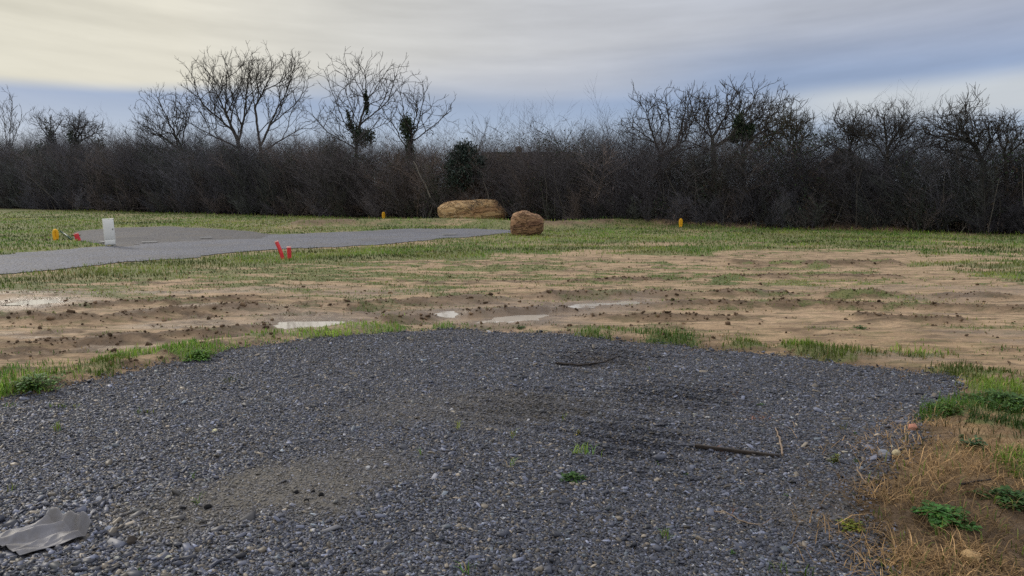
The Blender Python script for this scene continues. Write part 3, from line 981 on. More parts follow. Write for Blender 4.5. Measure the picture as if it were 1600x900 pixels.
# ------------------------------------------------------------------ trees behind the hedge
def branch_out(start, par, stem_dir, ell, step, R, wander, dens, up, zlow, cap=5200):
    """side branches along the traced limbs, each as long as the crown allows, forking again and again"""
    N = [np.array(p, float) for p in start]
    par = list(par)
    ell = [(np.array(c), np.array(a)) for c, a in ell]

    def inside(p):
        return any((((p - c) / a) ** 2).sum() < 1 for c, a in ell)

    def room(p, d):
        L = 0.0
        while L < 4.5:
            L += .25
            if not inside(p + d * L): break
        return L

    def turn(d, ang, az):
        a = np.cross(d, [0.31, 0.83, 0.2]); a /= np.linalg.norm(a) + 1e-9
        b = np.cross(d, a)
        v = d * math.cos(ang) + (a * math.cos(az) + b * math.sin(az)) * math.sin(ang)
        return v / (np.linalg.norm(v) + 1e-9)

    queue = []
    az = R.random() * 6.28
    n0 = len(start)
    for i in range(n0):
        d = stem_dir[i]
        if d is None or N[i][2] < zlow: continue
        tipn = i not in par
        for _ in range(3 if tipn else (1 if R.random() < .74 * dens else 0)):
            az += 2.4
            dd = turn(d, R.uniform(.25, .6) if tipn else R.uniform(.55, 1.05), az)
            L = room(N[i], dd) * R.uniform(.55, 1.0)
            queue.append((i, dd, min(max(L, .5), 3.4), 1))
    k = 0
    while k < len(queue) and len(N) < cap:
        i, d, L, lev = queue[k]; k += 1
        n = max(2, int(L / step))
        az = R.random() * 6.28
        for q in range(n):
            d = d + R.normal(0, wander, 3) + np.array([0, 0, up * (.5 + q / n)])
            d = d / np.linalg.norm(d)
            N.append(N[i] + d * step); par.append(i); i = len(N) - 1
            rest = L * (1 - (q + 1) / n)
            if lev < 4 and q >= 1 and R.random() < (.66 if lev < 3 else .46) * dens:
                az += 2.4
                queue.append((i, turn(d, R.uniform(.5, 1.0), az), max(.28, (rest * .6 + L * .16) * R.uniform(.6, 1.1)), lev + 1))
    return np.array(N), np.array(par)


def tree(label, off, stems, crown, seed, ivy=(), cat='tree', name='bare_tree', tip=0.010, tone=1.0, step=0.19, group='leafless trees rising out of the hedge', flat=0.8,
         bark=(0.055, 0.050, 0.045), up=0.10, nt=3, tl=0.38, wander=.16, dens=1.0):
    R = np.random.default_rng(seed)
    bx, by = on_hedge(stems[0][0][0], off)
    Y = by
    root = empty(name, (bx, by, 0))
    tag(root, label, cat, group)
    o0 = np.array([bx, by, 0.0])
    start, par, sdir = [], [], []
    for si, st in enumerate(stems):
        pts = [np.array(at(u, v, Y)) - o0 for u, v in st]
        if si == 0:
            pts[0][2] = -0.1
        # depth wander so that limbs do not all lie in one plane
        w = R.normal(0, .5)
        for k in range(1, len(pts)):
            pts[k][1] += w * k / len(pts) * (0.4 if si == 0 else 1.2)
        if si == 0:
            prev = -1
        else:
            d = [np.linalg.norm(s_ - pts[0]) for s_ in start]
            prev = int(np.argmin(d)); pts[0] = start[prev].copy()
        for a, b in zip(pts[:-1], pts[1:]):
            L = np.linalg.norm(b - a); nn = max(1, int(L / step))
            for q in range(nn):
                if prev == -1 and not start:
                    start.append(a.copy()); par.append(-1); sdir.append(None); prev = 0
                p = a + (b - a) * (q + 1) / nn + R.normal(0, .018, 3) * np.array([1, 1, .4])
                start.append(p); par.append(prev); sdir.append((b - a) / L); prev = len(start) - 1
    ell = []
    for (u, v, ru, rv, wgt) in crown:
        sx, sz = .95 * ru / F * Y, .84 * rv / F * Y
        ell.append((np.array(at(u, v, Y)) - o0, (sx, max(sx * flat, .6), sz)))
    tip *= .70
    zlow = hedge_top(bx, by) * .80
    N, par = branch_out(start, par, sdir, ell, step, R, wander, dens, up, zlow)
    # fine end twigs
    kids = np.zeros(len(N), int)
    for q in par:
        if q >= 0: kids[q] += 1
    N = list(N); par = list(par)
    zmin = zlow
    for i in range(len(kids)):
        if N[i][2] < zmin or i < len(start): continue
        if kids[i] == 0: cnt = nt
        elif R.random() < 0.25: cnt = 1
        else: continue
        d0 = N[i] - N[par[i]]; d0 /= np.linalg.norm(d0) + 1e-9
        for _ in range(cnt):
            d = d0 + R.normal(0, .42, 3) + np.array([0, 0, .15]); d /= np.linalg.norm(d)
            prev = i
            L = tl * R.uniform(.5, 1.2)
            for s_ in range(2):
                d = d + R.normal(0, .25, 3) + np.array([0, 0, .12]); d /= np.linalg.norm(d)
                N.append(N[prev] + d * L / 2); par.append(prev); prev = len(N) - 1
    N = np.array(N); par = np.array(par)
    e = 2.5
    acc = np.zeros(len(N))
    has = np.zeros(len(N), bool)
    for i in range(len(N) - 1, 0, -1):
        if not has[i]: acc[i] = tip ** e
        if par[i] >= 0:
            acc[par[i]] += acc[i]; has[par[i]] = True
    rad = np.clip(acc ** (1 / e), tip * .7, 0.24)
    ix = np.nonzero(par >= 0)[0]
    pr = par[ix]
    r1 = rad[ix]; r0 = np.where(rad[pr] < 1.8 * r1, rad[pr], r1 * 1.15)
    big = (r1 > 0.045)
    big[ix < len(stems[0])] = True
    big |= (ix < 8)
    for nm, sel, kk in (('trunk', big, 7), ('crown', ~big, 3)):
        if not sel.any(): continue
        V, Fs = tubes(N[pr[sel]], N[ix[sel]], r0[sel], r1[sel], kk)
        c = np.array(bark)[None] * tone * np.exp(R.normal(0, .2, (sel.sum(), 1)))
        mk(nm, V, Fs, M_bark if nm == 'trunk' else M_twig, np.repeat(c, 2 * kk, axis=0), root)
    if ivy:
        P = []
        for (u, v, ru, rv, cnt) in ivy:
            c = np.array(at(u, v, Y)) - o0
            sx, sz = ru / F * Y, rv / F * Y
            nb = max(3, int(cnt / 45))
            q = R.normal(0, 1, (nb, 3)); q /= np.linalg.norm(q, axis=1, keepdims=True); q *= R.random((nb, 1)) ** .45 * .85
            k = R.integers(0, nb, cnt)
            pp = q[k] + R.normal(0, .27, (cnt, 3))
            P.append(c + pp * np.array([sx, sx * .9, sz]))
        P = np.concatenate(P)
        c = np.where(R.random((len(P), 1)) < .7, np.array([[0.022, 0.040, 0.022]]), np.array([[0.045, 0.065, 0.028]])) * np.exp(R.normal(0, .3, (len(P), 1)))
        V, Fs, cl = leaf_cloud(P, 0.055, c)
        mk('ivy', V, Fs, M_leaf, cl, root)
    return root


TREES = [
    dict(label='slender upright saplings standing at the far left end of the hedge', off=3.0, stems=[[(14, 330), (14, 235), (18, 165)], [(12, 250), (3, 170)], [(14, 240), (32, 188)], [(14, 250), (24, 172)]],
         crown=[(15, 195, 22, 34, 1)], seed=1, dens=.6, wander=.10, up=.3, flat=.6),
    dict(label='squat ivy clad tree with a flat twiggy top, beside the slender saplings', off=2.0, stems=[[(82, 330), (81, 240), (77, 205)], [(79, 218), (98, 190)], [(79, 220), (62, 190)]],
         crown=[(86, 190, 36, 14, 1)], seed=2, dens=1.1, wander=.26, step=.13, up=.04, ivy=[(80, 225, 9, 26, 1500), (70, 235, 14, 14, 700)]),
    dict(label='low ivy covered tree with ragged twigs, between the flat-topped tree and the tall bare trees', off=2.2, stems=[[(120, 330), (117, 238), (114, 205)], [(116, 222), (137, 192)], [(116, 226), (150, 208)]],
         crown=[(128, 198, 32, 18, 1), (150, 218, 30, 14, 1)], seed=3, dens=1.1, wander=.26, step=.13, up=.06, ivy=[(114, 225, 10, 22, 1400), (150, 225, 14, 12, 500)]),
    dict(label='smaller bare tree leaning against the left flank of the tallest tree', off=2.6,
         stems=[[(292, 330), (290, 245), (280, 222), (255, 170)], [(289, 235), (238, 205)], [(288, 232), (296, 170)], [(290, 240), (215, 225)], [(289, 238), (330, 205)]],
         crown=[(262, 180, 52, 46, 1), (255, 215, 70, 24, 1)], seed=4, dens=.78, wander=.17),
    dict(label='tallest bare tree, its domed crown filling the left of the skyline', off=3.4,
         stems=[[(378, 330), (375, 238), (370, 215), (350, 168), (328, 122)], [(372, 225), (386, 165), (392, 104)], [(366, 205), (318, 165), (298, 128)], [(352, 172), (356, 105)], [(374, 232), (325, 208), (285, 185)], [(378, 185), (408, 130)]],
         crown=[(352, 148, 76, 74, 1), (330, 200, 70, 34, 1)], seed=5, dens=.66, wander=.14, up=.13, step=.21),
    dict(label='big forked bare tree crowding the right side of the tallest tree', off=2.8,
         stems=[[(406, 330), (408, 238), (403, 208), (396, 158), (388, 110)], [(408, 232), (424, 185), (446, 140), (456, 102)], [(420, 195), (462, 165), (482, 140)], [(398, 170), (424, 112)], [(408, 236), (450, 212), (490, 190)]],
         crown=[(434, 150, 60, 72, 1), (455, 200, 55, 34, 1)], seed=6, dens=.66, wander=.14, up=.13, step=.21),
    dict(label='bare tree with ivy creeping up its forked trunk and a round open crown', off=2.4,
         stems=[[(558, 330), (556, 240), (558, 212), (565, 182), (573, 158), (570, 110)], [(556, 222), (536, 185), (516, 130)], [(562, 195), (596, 168), (626, 132)], [(572, 160), (545, 105)], [(574, 155), (604, 112)], [(556, 232), (510, 205), (490, 180)], [(560, 215), (600, 195)]],
         crown=[(566, 135, 66, 48, 1), (545, 195, 62, 34, 1)], seed=7, dens=.68, wander=.16, up=.10, step=.21, ivy=[(557, 212, 9, 22, 1100), (573, 162, 4, 18, 420), (572, 214, 14, 13, 1100), (545, 190, 7, 16, 380)]),
    dict(label='slim bare tree with ivy around its lower half, above the leaning dead stem', off=1.6,
         stems=[[(641, 330), (642, 255), (640, 222), (632, 182), (628, 150)], [(641, 226), (656, 190), (664, 150)], [(645, 220), (680, 195), (695, 180)], [(641, 232), (615, 205)]],
         crown=[(655, 180, 46, 40, 1), (655, 215, 52, 24, 1)], seed=8, dens=.80, wander=.17, step=.2, ivy=[(637, 200, 13, 18, 1300), (640, 232, 8, 20, 700)]),
    dict(label='spreading many-stemmed bare tree just right of the sky gap', off=2.6,
         stems=[[(1034, 335), (1032, 245), (1020, 205), (1008, 160)], [(1033, 242), (1048, 195), (1044, 145)], [(1033, 245), (1068, 215), (1084, 165)], [(1024, 215), (985, 190)], [(1032, 248), (985, 225)], [(1034, 248), (1080, 228)], [(1060, 222), (1075, 145)]],
         crown=[(1040, 184, 66, 58, 1), (1035, 220, 75, 24, 1)], seed=9, wander=.22, dens=.82, step=.16),
    dict(label='broad bare tree with a stout trunk and interlaced limbs', off=3.0,
         stems=[[(1116, 335), (1115, 235), (1112, 210), (1102, 180)], [(1113, 212), (1130, 172), (1142, 138)], [(1115, 222), (1160, 196), (1195, 150)], [(1112, 210), (1085, 175), (1076, 148)], [(1115, 235), (1070, 215)], [(1140, 205), (1178, 135)]],
         crown=[(1145, 166, 80, 44, 1), (1120, 210, 66, 26, 1)], seed=10, wander=.23, dens=.82, step=.16, up=.07),
    dict(label='bare tree with a dark clump of ivy on its trunk and long arching limbs', off=1.8,
         stems=[[(1160, 335), (1161, 240), (1158, 200)], [(1162, 232), (1184, 202), (1214, 182), (1242, 172)], [(1200, 192), (1228, 205)], [(1190, 198), (1215, 150)], [(1161, 240), (1200, 225)]],
         crown=[(1202, 178, 50, 36, 1), (1190, 215, 50, 22, 1)], seed=12, wander=.23, dens=.9, step=.15, up=.07, ivy=[(1155, 200, 9, 20, 1100), (1168, 208, 11, 13, 1100), (1146, 215, 9, 8, 400)]),
    dict(label='dense twiggy tree with a rounded top, left of the roof behind the hedge', off=1.2,
         stems=[[(1246, 340), (1245, 248), (1241, 205), (1238, 180)], [(1245, 240), (1264, 200)], [(1244, 236), (1220, 195)], [(1245, 250), (1275, 225)], [(1245, 250), (1215, 225)]],
         crown=[(1243, 204, 42, 40, 1), (1243, 225, 46, 24, 1)], seed=13, wander=.22, dens=1.1, step=.12, tip=.008, bark=(0.06, 0.055, 0.04)),
    dict(label='dark bushy tree with a jagged top, right beside the roof behind the hedge', off=1.4,
         stems=[[(1332, 345), (1332, 255), (1328, 215), (1322, 190)], [(1332, 250), (1345, 215)], [(1332, 255), (1312, 225)], [(1330, 230), (1338, 192)]],
         crown=[(1332, 212, 32, 30, 1), (1332, 232, 40, 24, 1)], seed=14, wander=.22, dens=1.25, step=.10, tip=.008),
    dict(label='wide bushy thicket tree between the jagged-topped tree and the flat-crowned tree', off=1.2,
         stems=[[(1386, 345), (1385, 255), (1382, 215), (1378, 188)], [(1385, 250), (1408, 215)], [(1385, 250), (1362, 215)], [(1383, 230), (1398, 190)], [(1386, 258), (1425, 228)]],
         crown=[(1388, 210, 46, 30, 1), (1392, 232, 52, 24, 1)], seed=15, wander=.22, dens=1.25, step=.10, tip=.008),
    dict(label='flat-crowned dense tree with a leaning trunk near the right end of the hedge', off=1.6,
         stems=[[(1538, 350), (1535, 255), (1522, 226), (1500, 192)], [(1534, 250), (1546, 195)], [(1514, 212), (1462, 190)], [(1535, 255), (1490, 230)], [(1500, 195), (1510, 168)]],
         crown=[(1502, 188, 62, 32, 1), (1515, 225, 60, 24, 1)], seed=16, wander=.25, dens=1.1, step=.12, tip=.008, up=.05),
    dict(label='dense crooked tree at the right edge of the picture', off=1.0,
         stems=[[(1580, 350), (1574, 250), (1566, 210)], [(1574, 246), (1600, 205)], [(1574, 255), (1625, 225)]], crown=[(1585, 204, 44, 32, 1), (1590, 230, 50, 24, 1)], seed=17, wander=.25, dens=1.2, step=.12, tip=.008, up=.06),
    dict(label='thin sapling poking above the dark evergreen bush', off=1.6, stems=[[(742, 330), (744, 245), (758, 205)], [(744, 240), (738, 205)]], crown=[(752, 216, 16, 18, 1)], seed=18, dens=.6, tip=.007),
    dict(label='low spray of arching bare shoots on the hedge top right of the chimney', off=1.6, stems=[[(884, 330), (882, 245), (866, 216), (842, 206)], [(882, 240), (890, 210)], [(882, 242), (905, 218)]],
         crown=[(872, 220, 32, 14, 1)], seed=19, dens=.6, tip=.007, wander=.14),
]
for t_ in TREES:
    if t_['seed'] in (9, 10, 12, 13, 14, 15, 16, 17):
        lw = lambda v: v if v >= 244 else 244 - (244 - v) * .80
        t_['stems'] = [[(u, lw(v)) for u, v in st] for st in t_['stems']]
        t_['crown'] = [(u, lw(v) + 2, ru * 1.04, rv * .86, w) for u, v, ru, rv, w in t_['crown']]
        t_['dens'] = t_.get('dens', 1) * 1.08
    tree(**t_)


def evergreen_bush():
    u, v = 727, 262
    bx, by = on_hedge(u, 0.35)
    root = empty('evergreen_bush', (bx, by, 0))
    tag(root, 'dark green evergreen bush growing in front of the hedge, above the long boulder', 'bush')
    o0 = np.array([bx, by, 0.0])
    c = np.array(at(u, v, by)) - o0
    sx, sz = 33 / F * by, 44 / F * by
    nb, cnt = 150, 9000
    q = rng.normal(0, 1, (nb, 3)); q /= np.linalg.norm(q, axis=1, keepdims=True); q *= rng.random((nb, 1)) ** .4 * .92
    q[:, 0] *= 1 - 0.25 * np.clip(q[:, 2], 0, 1)
    k = rng.integers(0, nb, cnt)
    pp = q[k] + rng.normal(0, .12, (cnt, 3)) * np.array([1, 1, .8])
    P = c + pp * np.array([sx, sx, sz])
    col = np.where(rng.random((cnt, 1)) < .75, np.array([[0.022, 0.036, 0.030]]), np.array([[0.038, 0.056, 0.042]])) * np.exp(rng.normal(0, .3, (cnt, 1)))
    V, Fs, cl = leaf_cloud(P, 0.055, col)
    mk('foliage', V, Fs, M_leaf, cl, root)
    P0, P1, r0, r1 = [], [], [], []
    for k in range(nb // 3):
        P0.append((0, 0, 0.2 + 0.4 * rng.random())); P1.append(c + q[k] * np.array([sx, sx, sz]) * .9); r0.append(.03); r1.append(.008)
    P0.append((0, 0, -.1)); P1.append((0, 0, .7)); r0.append(.09); r1.append(.05)
    V, Fs = tubes(P0, P1, r0, r1, 5)
    mk('stem', V, Fs, M_bark, np.tile([[.05, .045, .04]], (len(V), 1)), root)


evergreen_bush()

# the dead stem leaning out of the hedge
_x, _y = on_hedge(646, -0.1)
_a = np.array(at(646, 252, _y)); _b = np.array(at(673, 308, _y - .5))
_pts = [_a + (_b - _a) * k / 6 + np.array([0.02 * math.sin(k * 2), 0, 0.03 * math.sin(k * 1.7)]) for k in range(7)]
V, Fs = tubes(_pts[:-1], _pts[1:], [.016 + .004 * k for k in range(6)], [.020 + .004 * k for k in range(6)], 6)
tag(mk('dead_stem', V, Fs, M_bark, np.tile([[.22, .20, .17]], (len(V), 1))), 'pale dead stem leaning out of the hedge below the slim ivy tree', 'branch')
# ------------------------------------------------------------------ bmesh-like helper for small built things
class MB:
    def __init__(s): s.v = []; s.q = []; s.t = []

    def box(s, c, sz, rz=0.0, rx=0.0, ry=0.0, taper=0.0):
        b = len(s.v)
        for dx, dy, dz in ((-1, -1, -1), (1, -1, -1), (1, 1, -1), (-1, 1, -1), (-1, -1, 1), (1, -1, 1), (1, 1, 1), (-1, 1, 1)):
            x, y, z = dx * sz[0] / 2 * (1 - taper * (dz > 0)), dy * sz[1] / 2 * (1 - taper * (dz > 0)), dz * sz[2] / 2
            y, z = y * math.cos(rx) - z * math.sin(rx), y * math.sin(rx) + z * math.cos(rx)
            x, z = x * math.cos(ry) + z * math.sin(ry), -x * math.sin(ry) + z * math.cos(ry)
            x, y = x * math.cos(rz) - y * math.sin(rz), x * math.sin(rz) + y * math.cos(rz)
            s.v.append((c[0] + x, c[1] + y, c[2] + z))
        s.q += [[b + i for i in f] for f in ((0, 3, 2, 1), (4, 5, 6, 7), (0, 1, 5, 4), (1, 2, 6, 5), (2, 3, 7, 6), (3, 0, 4, 7))]
        return s

    def sweep(s, pts, rad, k=10, closed=False, cap=True):
        pts = np.array(pts, float); n = len(pts)
        rad = np.broadcast_to(np.array(rad, float), (n,))
        b = len(s.v)
        ref = np.array([0.0, 1.0, 0.0])
        for i in range(n):
            d = (pts[(i + 1) % n] - pts[i - 1]) if closed else pts[min(i + 1, n - 1)] - pts[max(i - 1, 0)]
            d = d / (np.linalg.norm(d) + 1e-9)
            a = np.cross(d, ref)
            if np.linalg.norm(a) < .05: a = np.cross(d, np.array([1.0, 0, 0]))
            a /= np.linalg.norm(a); c = np.cross(d, a)
            for j in range(k):
                t = 2 * math.pi * j / k
                s.v.append(tuple(pts[i] + (a * math.cos(t) + c * math.sin(t)) * rad[i]))
        for i in range(n if closed else n - 1):
            for j in range(k):
                p, q = b + i * k, b + ((i + 1) % n) * k
                s.q.append([p + j, p + (j + 1) % k, q + (j + 1) % k, q + j])
        if cap and not closed:
            for st in (0, (n - 1) * k):
                for j in range(1, k - 1):
                    s.t.append([b + st, b + st + j, b + st + j + 1])
        return s

    def build(s, name, mat, parent=None, smooth=False, bevel=0.0):
        f = []
        if s.q: f.append(np.array(s.q))
        if s.t: f.append(np.array(s.t))
        o = mk(name, np.array(s.v), f, mat, None, parent, smooth)
        if bevel:
            md = o.modifiers.new('bevel', 'BEVEL'); md.width = bevel; md.segments = 2; md.limit_method = 'ANGLE'
        return o
# ------------------------------------------------------------------ houses beyond the hedge
M_roof = simple_mat('old_roof_tiles', (0.075, 0.052, 0.042), (0.115, 0.078, 0.06), 3.0, .85, .4)
M_render = simple_mat('weathered_render', (0.30, 0.28, 0.25), (0.36, 0.34, 0.31), 1.5, .9, .1)
M_dark = simple_mat('dark_metal', (0.03, 0.03, 0.032), (0.05, 0.05, 0.05), 5.0, .6, .1)


def gable_house(label, u0, u1, vr, Y, depth, pitch, chim, hip=0.0, antenna=False):
    x0, _, zr = at(u0, vr, Y); x1 = at(u1, vr, Y)[0]
    root = empty('house', ((x0 + x1) / 2, Y, 0)); tag(root, label, 'house', 'houses beyond the hedge')
    w = (x1 - x0) / 2
    ze = zr - depth / 2 * pitch
    b = MB(); b.box((0, 0, ze / 2), (2 * w - .5 + 2 * hip, depth - .5, ze)); b.build('wall', M_render, root)
    r = MB()
    ex = w + hip
    V = [(-ex, -depth / 2, ze), (ex, -depth / 2, ze), (ex, depth / 2, ze), (-ex, depth / 2, ze), (-w, 0, zr), (w, 0, zr)]
    r.v = V + [(a, c, d - .18) for a, c, d in V[:4]]
    r.q = [[0, 1, 5, 4], [2, 3, 4, 5], [6, 7, 1, 0], [8, 9, 3, 2], [7, 8, 2, 1], [9, 6, 0, 3], [9, 8, 7, 6]]
    r.t = [[1, 2, 5], [3, 0, 4]]
    ro = r.build('roof', M_roof, root)
    rid = MB(); rid.sweep([(-w, 0, zr + .02), (w, 0, zr + .02)], .12, 8); rid.build('ridge_cap', M_roof, ro)
    if chim is not None:
        cx = at(chim, vr, Y)[0] - root.location.x
        c = MB(); c.box((cx, 0, zr + .05), (.62, .5, .9)); c.box((cx, 0, zr + .53), (.78, .66, .1)); c.box((cx, 0, zr + .66), (.34, .34, .16), taper=.2)
        co = c.build('chimney', M_roof, ro)
        if antenna:
            a = MB(); a.sweep([(cx + .02, 0, zr + .7), (cx + .02, 0, zr + 2.1)], .022, 6)
            for k in range(4): a.sweep([(cx - .35 + .05 * k, 0, zr + 1.5 + .15 * k), (cx + .39 - .05 * k, 0, zr + 1.5 + .15 * k)], .010, 5)
            a.build('aerial', M_dark, co)
    for sx in (-.55, .1, .6):
        f = MB(); f.box((w * sx, -depth / 2 + .24, ze * .55), (1.1, .06, 1.25)); fo = f.build('window', M_dark, root)
        g_ = MB(); g_.box((w * sx, -depth / 2 + .20, ze * .55), (1.25, .05, .06)); g_.build('frame', M_render, fo)
    return root


gable_house('long low house with a chimney, its ridge just above the hedge', 752, 900, 240, 78, 9, .42, 811, 0, True)
gable_house('house with a sloping hipped roof half hidden between the dense twiggy trees at right', 1309, 1325, 235, 62, 9, .5, None, 1.7)
# ------------------------------------------------------------------ boulders and loose stones
def rock_mat(name, c0, c1, c2, c3, scale):
    m = bpy.data.materials.new(name); m.use_nodes = True
    t = NT(m.node_tree)
    tc = t.n('ShaderNodeTexCoord')
    p = tc.outputs['Object']
    mp = t.n('ShaderNodeMapping'); mp.inputs['Scale'].default_value = (1.0, 1.0, 3.2); t.put(mp.inputs[0], p)
    q = mp.outputs[0]
    n1 = t.noise(q, scale, 6.0, .65, .6); n2 = t.noise(p, scale * 4, 5.0, .7); n3 = t.noise(q, scale * .45, 3.0); n4 = t.noise(q, scale * .8, 4.0, .6, .8)
    c = t.mix(t.ss(n1, .38, .62), c0, c1)
    c = t.mix(t.ss(n2, .5, .7), c, c2)
    c = t.mix(t.m('MULTIPLY', t.ss(n3, .5, .62), .8), c, c3)
    crack = t.ss(t.m('ABSOLUTE', t.m('SUBTRACT', n4, .5)), .0, .035, 1.0, 0.0)
    c = t.mix(t.m('MULTIPLY', crack, .45), c, tuple(k * .4 for k in c3))
    b = t.n('ShaderNodeBsdfPrincipled'); t.put(b.inputs['Base Color'], c)
    b.inputs['Roughness'].default_value = .9; b.inputs['Specular IOR Level'].default_value = .2
    bp = t.n('ShaderNodeBump'); bp.inputs['Strength'].default_value = .9; bp.inputs['Distance'].default_value = .06
    t.put(bp.inputs['Height'], t.m('SUBTRACT', t.m('ADD', n1, t.m('MULTIPLY', n2, .6)), crack)); t.put(b.inputs['Normal'], bp.outputs[0])
    o = t.n('ShaderNodeOutputMaterial'); t.t.links.new(b.outputs[0], o.inputs[0])
    return m


M_rock = rock_mat('ochre_limestone', (0.43, 0.265, 0.125), (0.55, 0.37, 0.19), (0.62, 0.47, 0.29), (0.33, 0.18, 0.09), 1.6)
M_rock2 = rock_mat('ruddy_limestone', (0.24, 0.135, 0.072), (0.34, 0.205, 0.112), (0.42, 0.28, 0.165), (0.15, 0.078, 0.05), 2.4)


def boulder(name, outline, Y, thick, mat, seed, rough, label, cat='boulder', base_z=0.0, nu=64, nv=34):
    """rounded block whose front outline (photograph pixels) gives its true width and height; thick = depth in metres"""
    oc = list(outline) + [outline[0]]
    dense = [(a[0] + (b[0] - a[0]) * k / 8, a[1] + (b[1] - a[1]) * k / 8) for a, b in zip(oc[:-1], oc[1:]) for k in range(8)]
    P = np.array([at(u, v, Y) for u, v in dense])[:, [0, 2]]
    c = np.array([(P[:, 0].min() + P[:, 0].max()) / 2, (P[:, 1].min() + P[:, 1].max()) / 2])
    ang = np.arctan2(P[:, 1] - c[1], P[:, 0] - c[0]); rd = np.hypot(P[:, 0] - c[0], P[:, 1] - c[1])
    o = np.argsort(ang); ang, rd = ang[o], rd[o]
    ang = np.concatenate([ang - 2 * math.pi, ang, ang + 2 * math.pi]); rd = np.tile(rd, 3)
    R = np.random.default_rng(seed)
    V = []
    ph = np.linspace(-math.pi / 2, math.pi / 2, nv)
    th = np.arange(nu) / nu * 2 * math.pi
    PH, T = np.meshgrid(ph, th, indexing='ij')
    rr_ = np.interp((T + math.pi) % (2 * math.pi) - math.pi, ang, rd)
    ck = np.abs(np.cos(PH)) ** .55 * np.sign(np.cos(PH)); sk = np.sign(np.sin(PH)) * np.abs(np.sin(PH)) ** .8
    X = rr_ * ck * np.cos(T); Z = rr_ * ck * np.sin(T); Yy = sk * thick / 2
    s_ = np.array([X.ravel(), Yy.ravel(), Z.ravel()]).T
    def n3(p, k, sd_): return (fbm(p[:, 0] * k + p[:, 1] * k * .7, p[:, 2] * k - p[:, 1] * k * .6, sd_, 4) - .5)
    nr_ = s_ / (np.linalg.norm(s_, axis=1, keepdims=True) + 1e-6)
    s_ = s_ + nr_ * (rough * .5 * n3(s_, 1.9 / rough * .18, seed) + rough * .6 * n3(s_, 6.5 / rough * .18, seed + 4))[:, None]
    # horizontal bedding steps
    s_[:, 1] += rough * .35 * np.sign(s_[:, 1]) * (fbm(s_[:, 0] * .8, s_[:, 2] * 9, seed + 9) - .5)
    i, j = np.meshgrid(np.arange(nv - 1), np.arange(nu), indexing='ij')
    f = np.stack([i * nu + j, i * nu + (j + 1) % nu, (i + 1) * nu + (j + 1) % nu, (i + 1) * nu + j], -1).reshape(-1, 4)
    ob = mk(name, s_, f, mat, smooth=False)
    ob.location = (c[0], Y, c[1])
    return tag(ob, label, cat)


Y1 = G(740, 345)[1]
boulder('boulder', [(685, 336), (684, 325), (692, 317), (706, 314), (735, 312.5), (760, 311), (776, 312), (779, 318), (785, 322), (792, 331), (794, 336), (787, 342), (775, 347), (735, 349),
                    (700, 349), (690, 346)], Y1, 1.5, M_rock, 31, .13, 'long ochre boulder lying before the hedge, wider than the other boulder')
Y2 = G(824, 367)[1]
boulder('boulder', [(798, 350), (799, 340), (802, 334), (809, 331), (817, 328.5), (822, 329), (829, 333), (840, 335), (848, 341), (850, 349), (848, 360), (842, 367), (824, 372), (803, 370),
                    (798, 362)], Y2, 1.0, M_rock2, 37, .14, 'squarish reddish brown boulder standing alone at the end of the grey track')


def pebble(u, v, size, colr, label, name='stone', cat='stone', flat=.7, group=None, seed=0):
    c = G(u, v); R = np.random.default_rng(seed + int(u))
    nv, nu = 7, 9
    ph = np.linspace(-math.pi / 2, math.pi / 2, nv); th = np.arange(nu) / nu * 2 * math.pi
    PH, T = np.meshgrid(ph, th, indexing='ij')
    s_ = np.array([(np.cos(PH) * np.cos(T)).ravel(), (np.cos(PH) * np.sin(T)).ravel(), np.sin(PH).ravel()]).T
    s_ = np.sign(s_) * np.abs(s_) ** .8
    s_ *= (1 + .8 * (fbm(s_[:, 0] * 1.9 + u, s_[:, 1] * 1.7 + s_[:, 2] * 2.1 + v, 7) - .5))[:, None] * size / 2 * np.array([1, .75, flat])
    i, j = np.meshgrid(np.arange(nv - 1), np.arange(nu), indexing='ij')
    f = np.stack([i * nu + j, i * nu + (j + 1) % nu, (i + 1) * nu + (j + 1) % nu, (i + 1) * nu + j], -1).reshape(-1, 4)
    o = mk(name, s_, f, M_clod, np.tile([colr], (len(s_), 1)), smooth=False)
    o.location = (c[0], c[1], hz1(*c) + size * flat * .3); o.rotation_euler = (R.normal(0, .2), R.normal(0, .2), R.random() * 6)
    return tag(o, label, cat, group)


pebble(575, 736, .035, (.42, .42, .42), 'small whitish pebble on the gravel above the sandy patch')
pebble(335, 676, .045, (.55, .52, .33), 'pale yellowish stone on the open gravel up from the grey cloth', flat=.45)
pebble(1515, 886, .085, (.42, .29, .15), 'yellow brown stone in the soil at the bottom of the mound')
pebble(1424, 693, .075, (.42, .20, .14), 'pinkish brick fragment at the right edge of the gravel', name='brick_fragment', cat='brick piece')
pebble(1381, 735, .075, (.20, .21, .24), 'grey rounded stone beside the dead grass at the gravel edge')
pebble(1399, 735, .06, (.42, .36, .23), 'cream stone beside the grey rounded stone at the gravel edge')
pebble(155, 783, .045, (.33, .34, .37), 'pale grey pebble on the gravel beyond the grey cloth')
pebble(170, 832, .045, (.24, .26, .31), 'blue grey stone just beyond the tip of the grey cloth')
pebble(205, 850, .055, (.05, .042, .036), 'dark round lump of soil on the gravel right of the grey cloth', name='dirt_clod', cat='dirt clod', flat=.8)
for k, (u, v, s_) in enumerate(((463, 775, .035), (489, 773, .025), (502, 779, .04), (479, 789, .035))):
    pebble(u, v, s_, (.012, .012, .013), 'small black clod in the cluster on the middle of the sandy patch', name='dirt_clod', cat='dirt clod', group='black clods on the middle of the sandy patch')
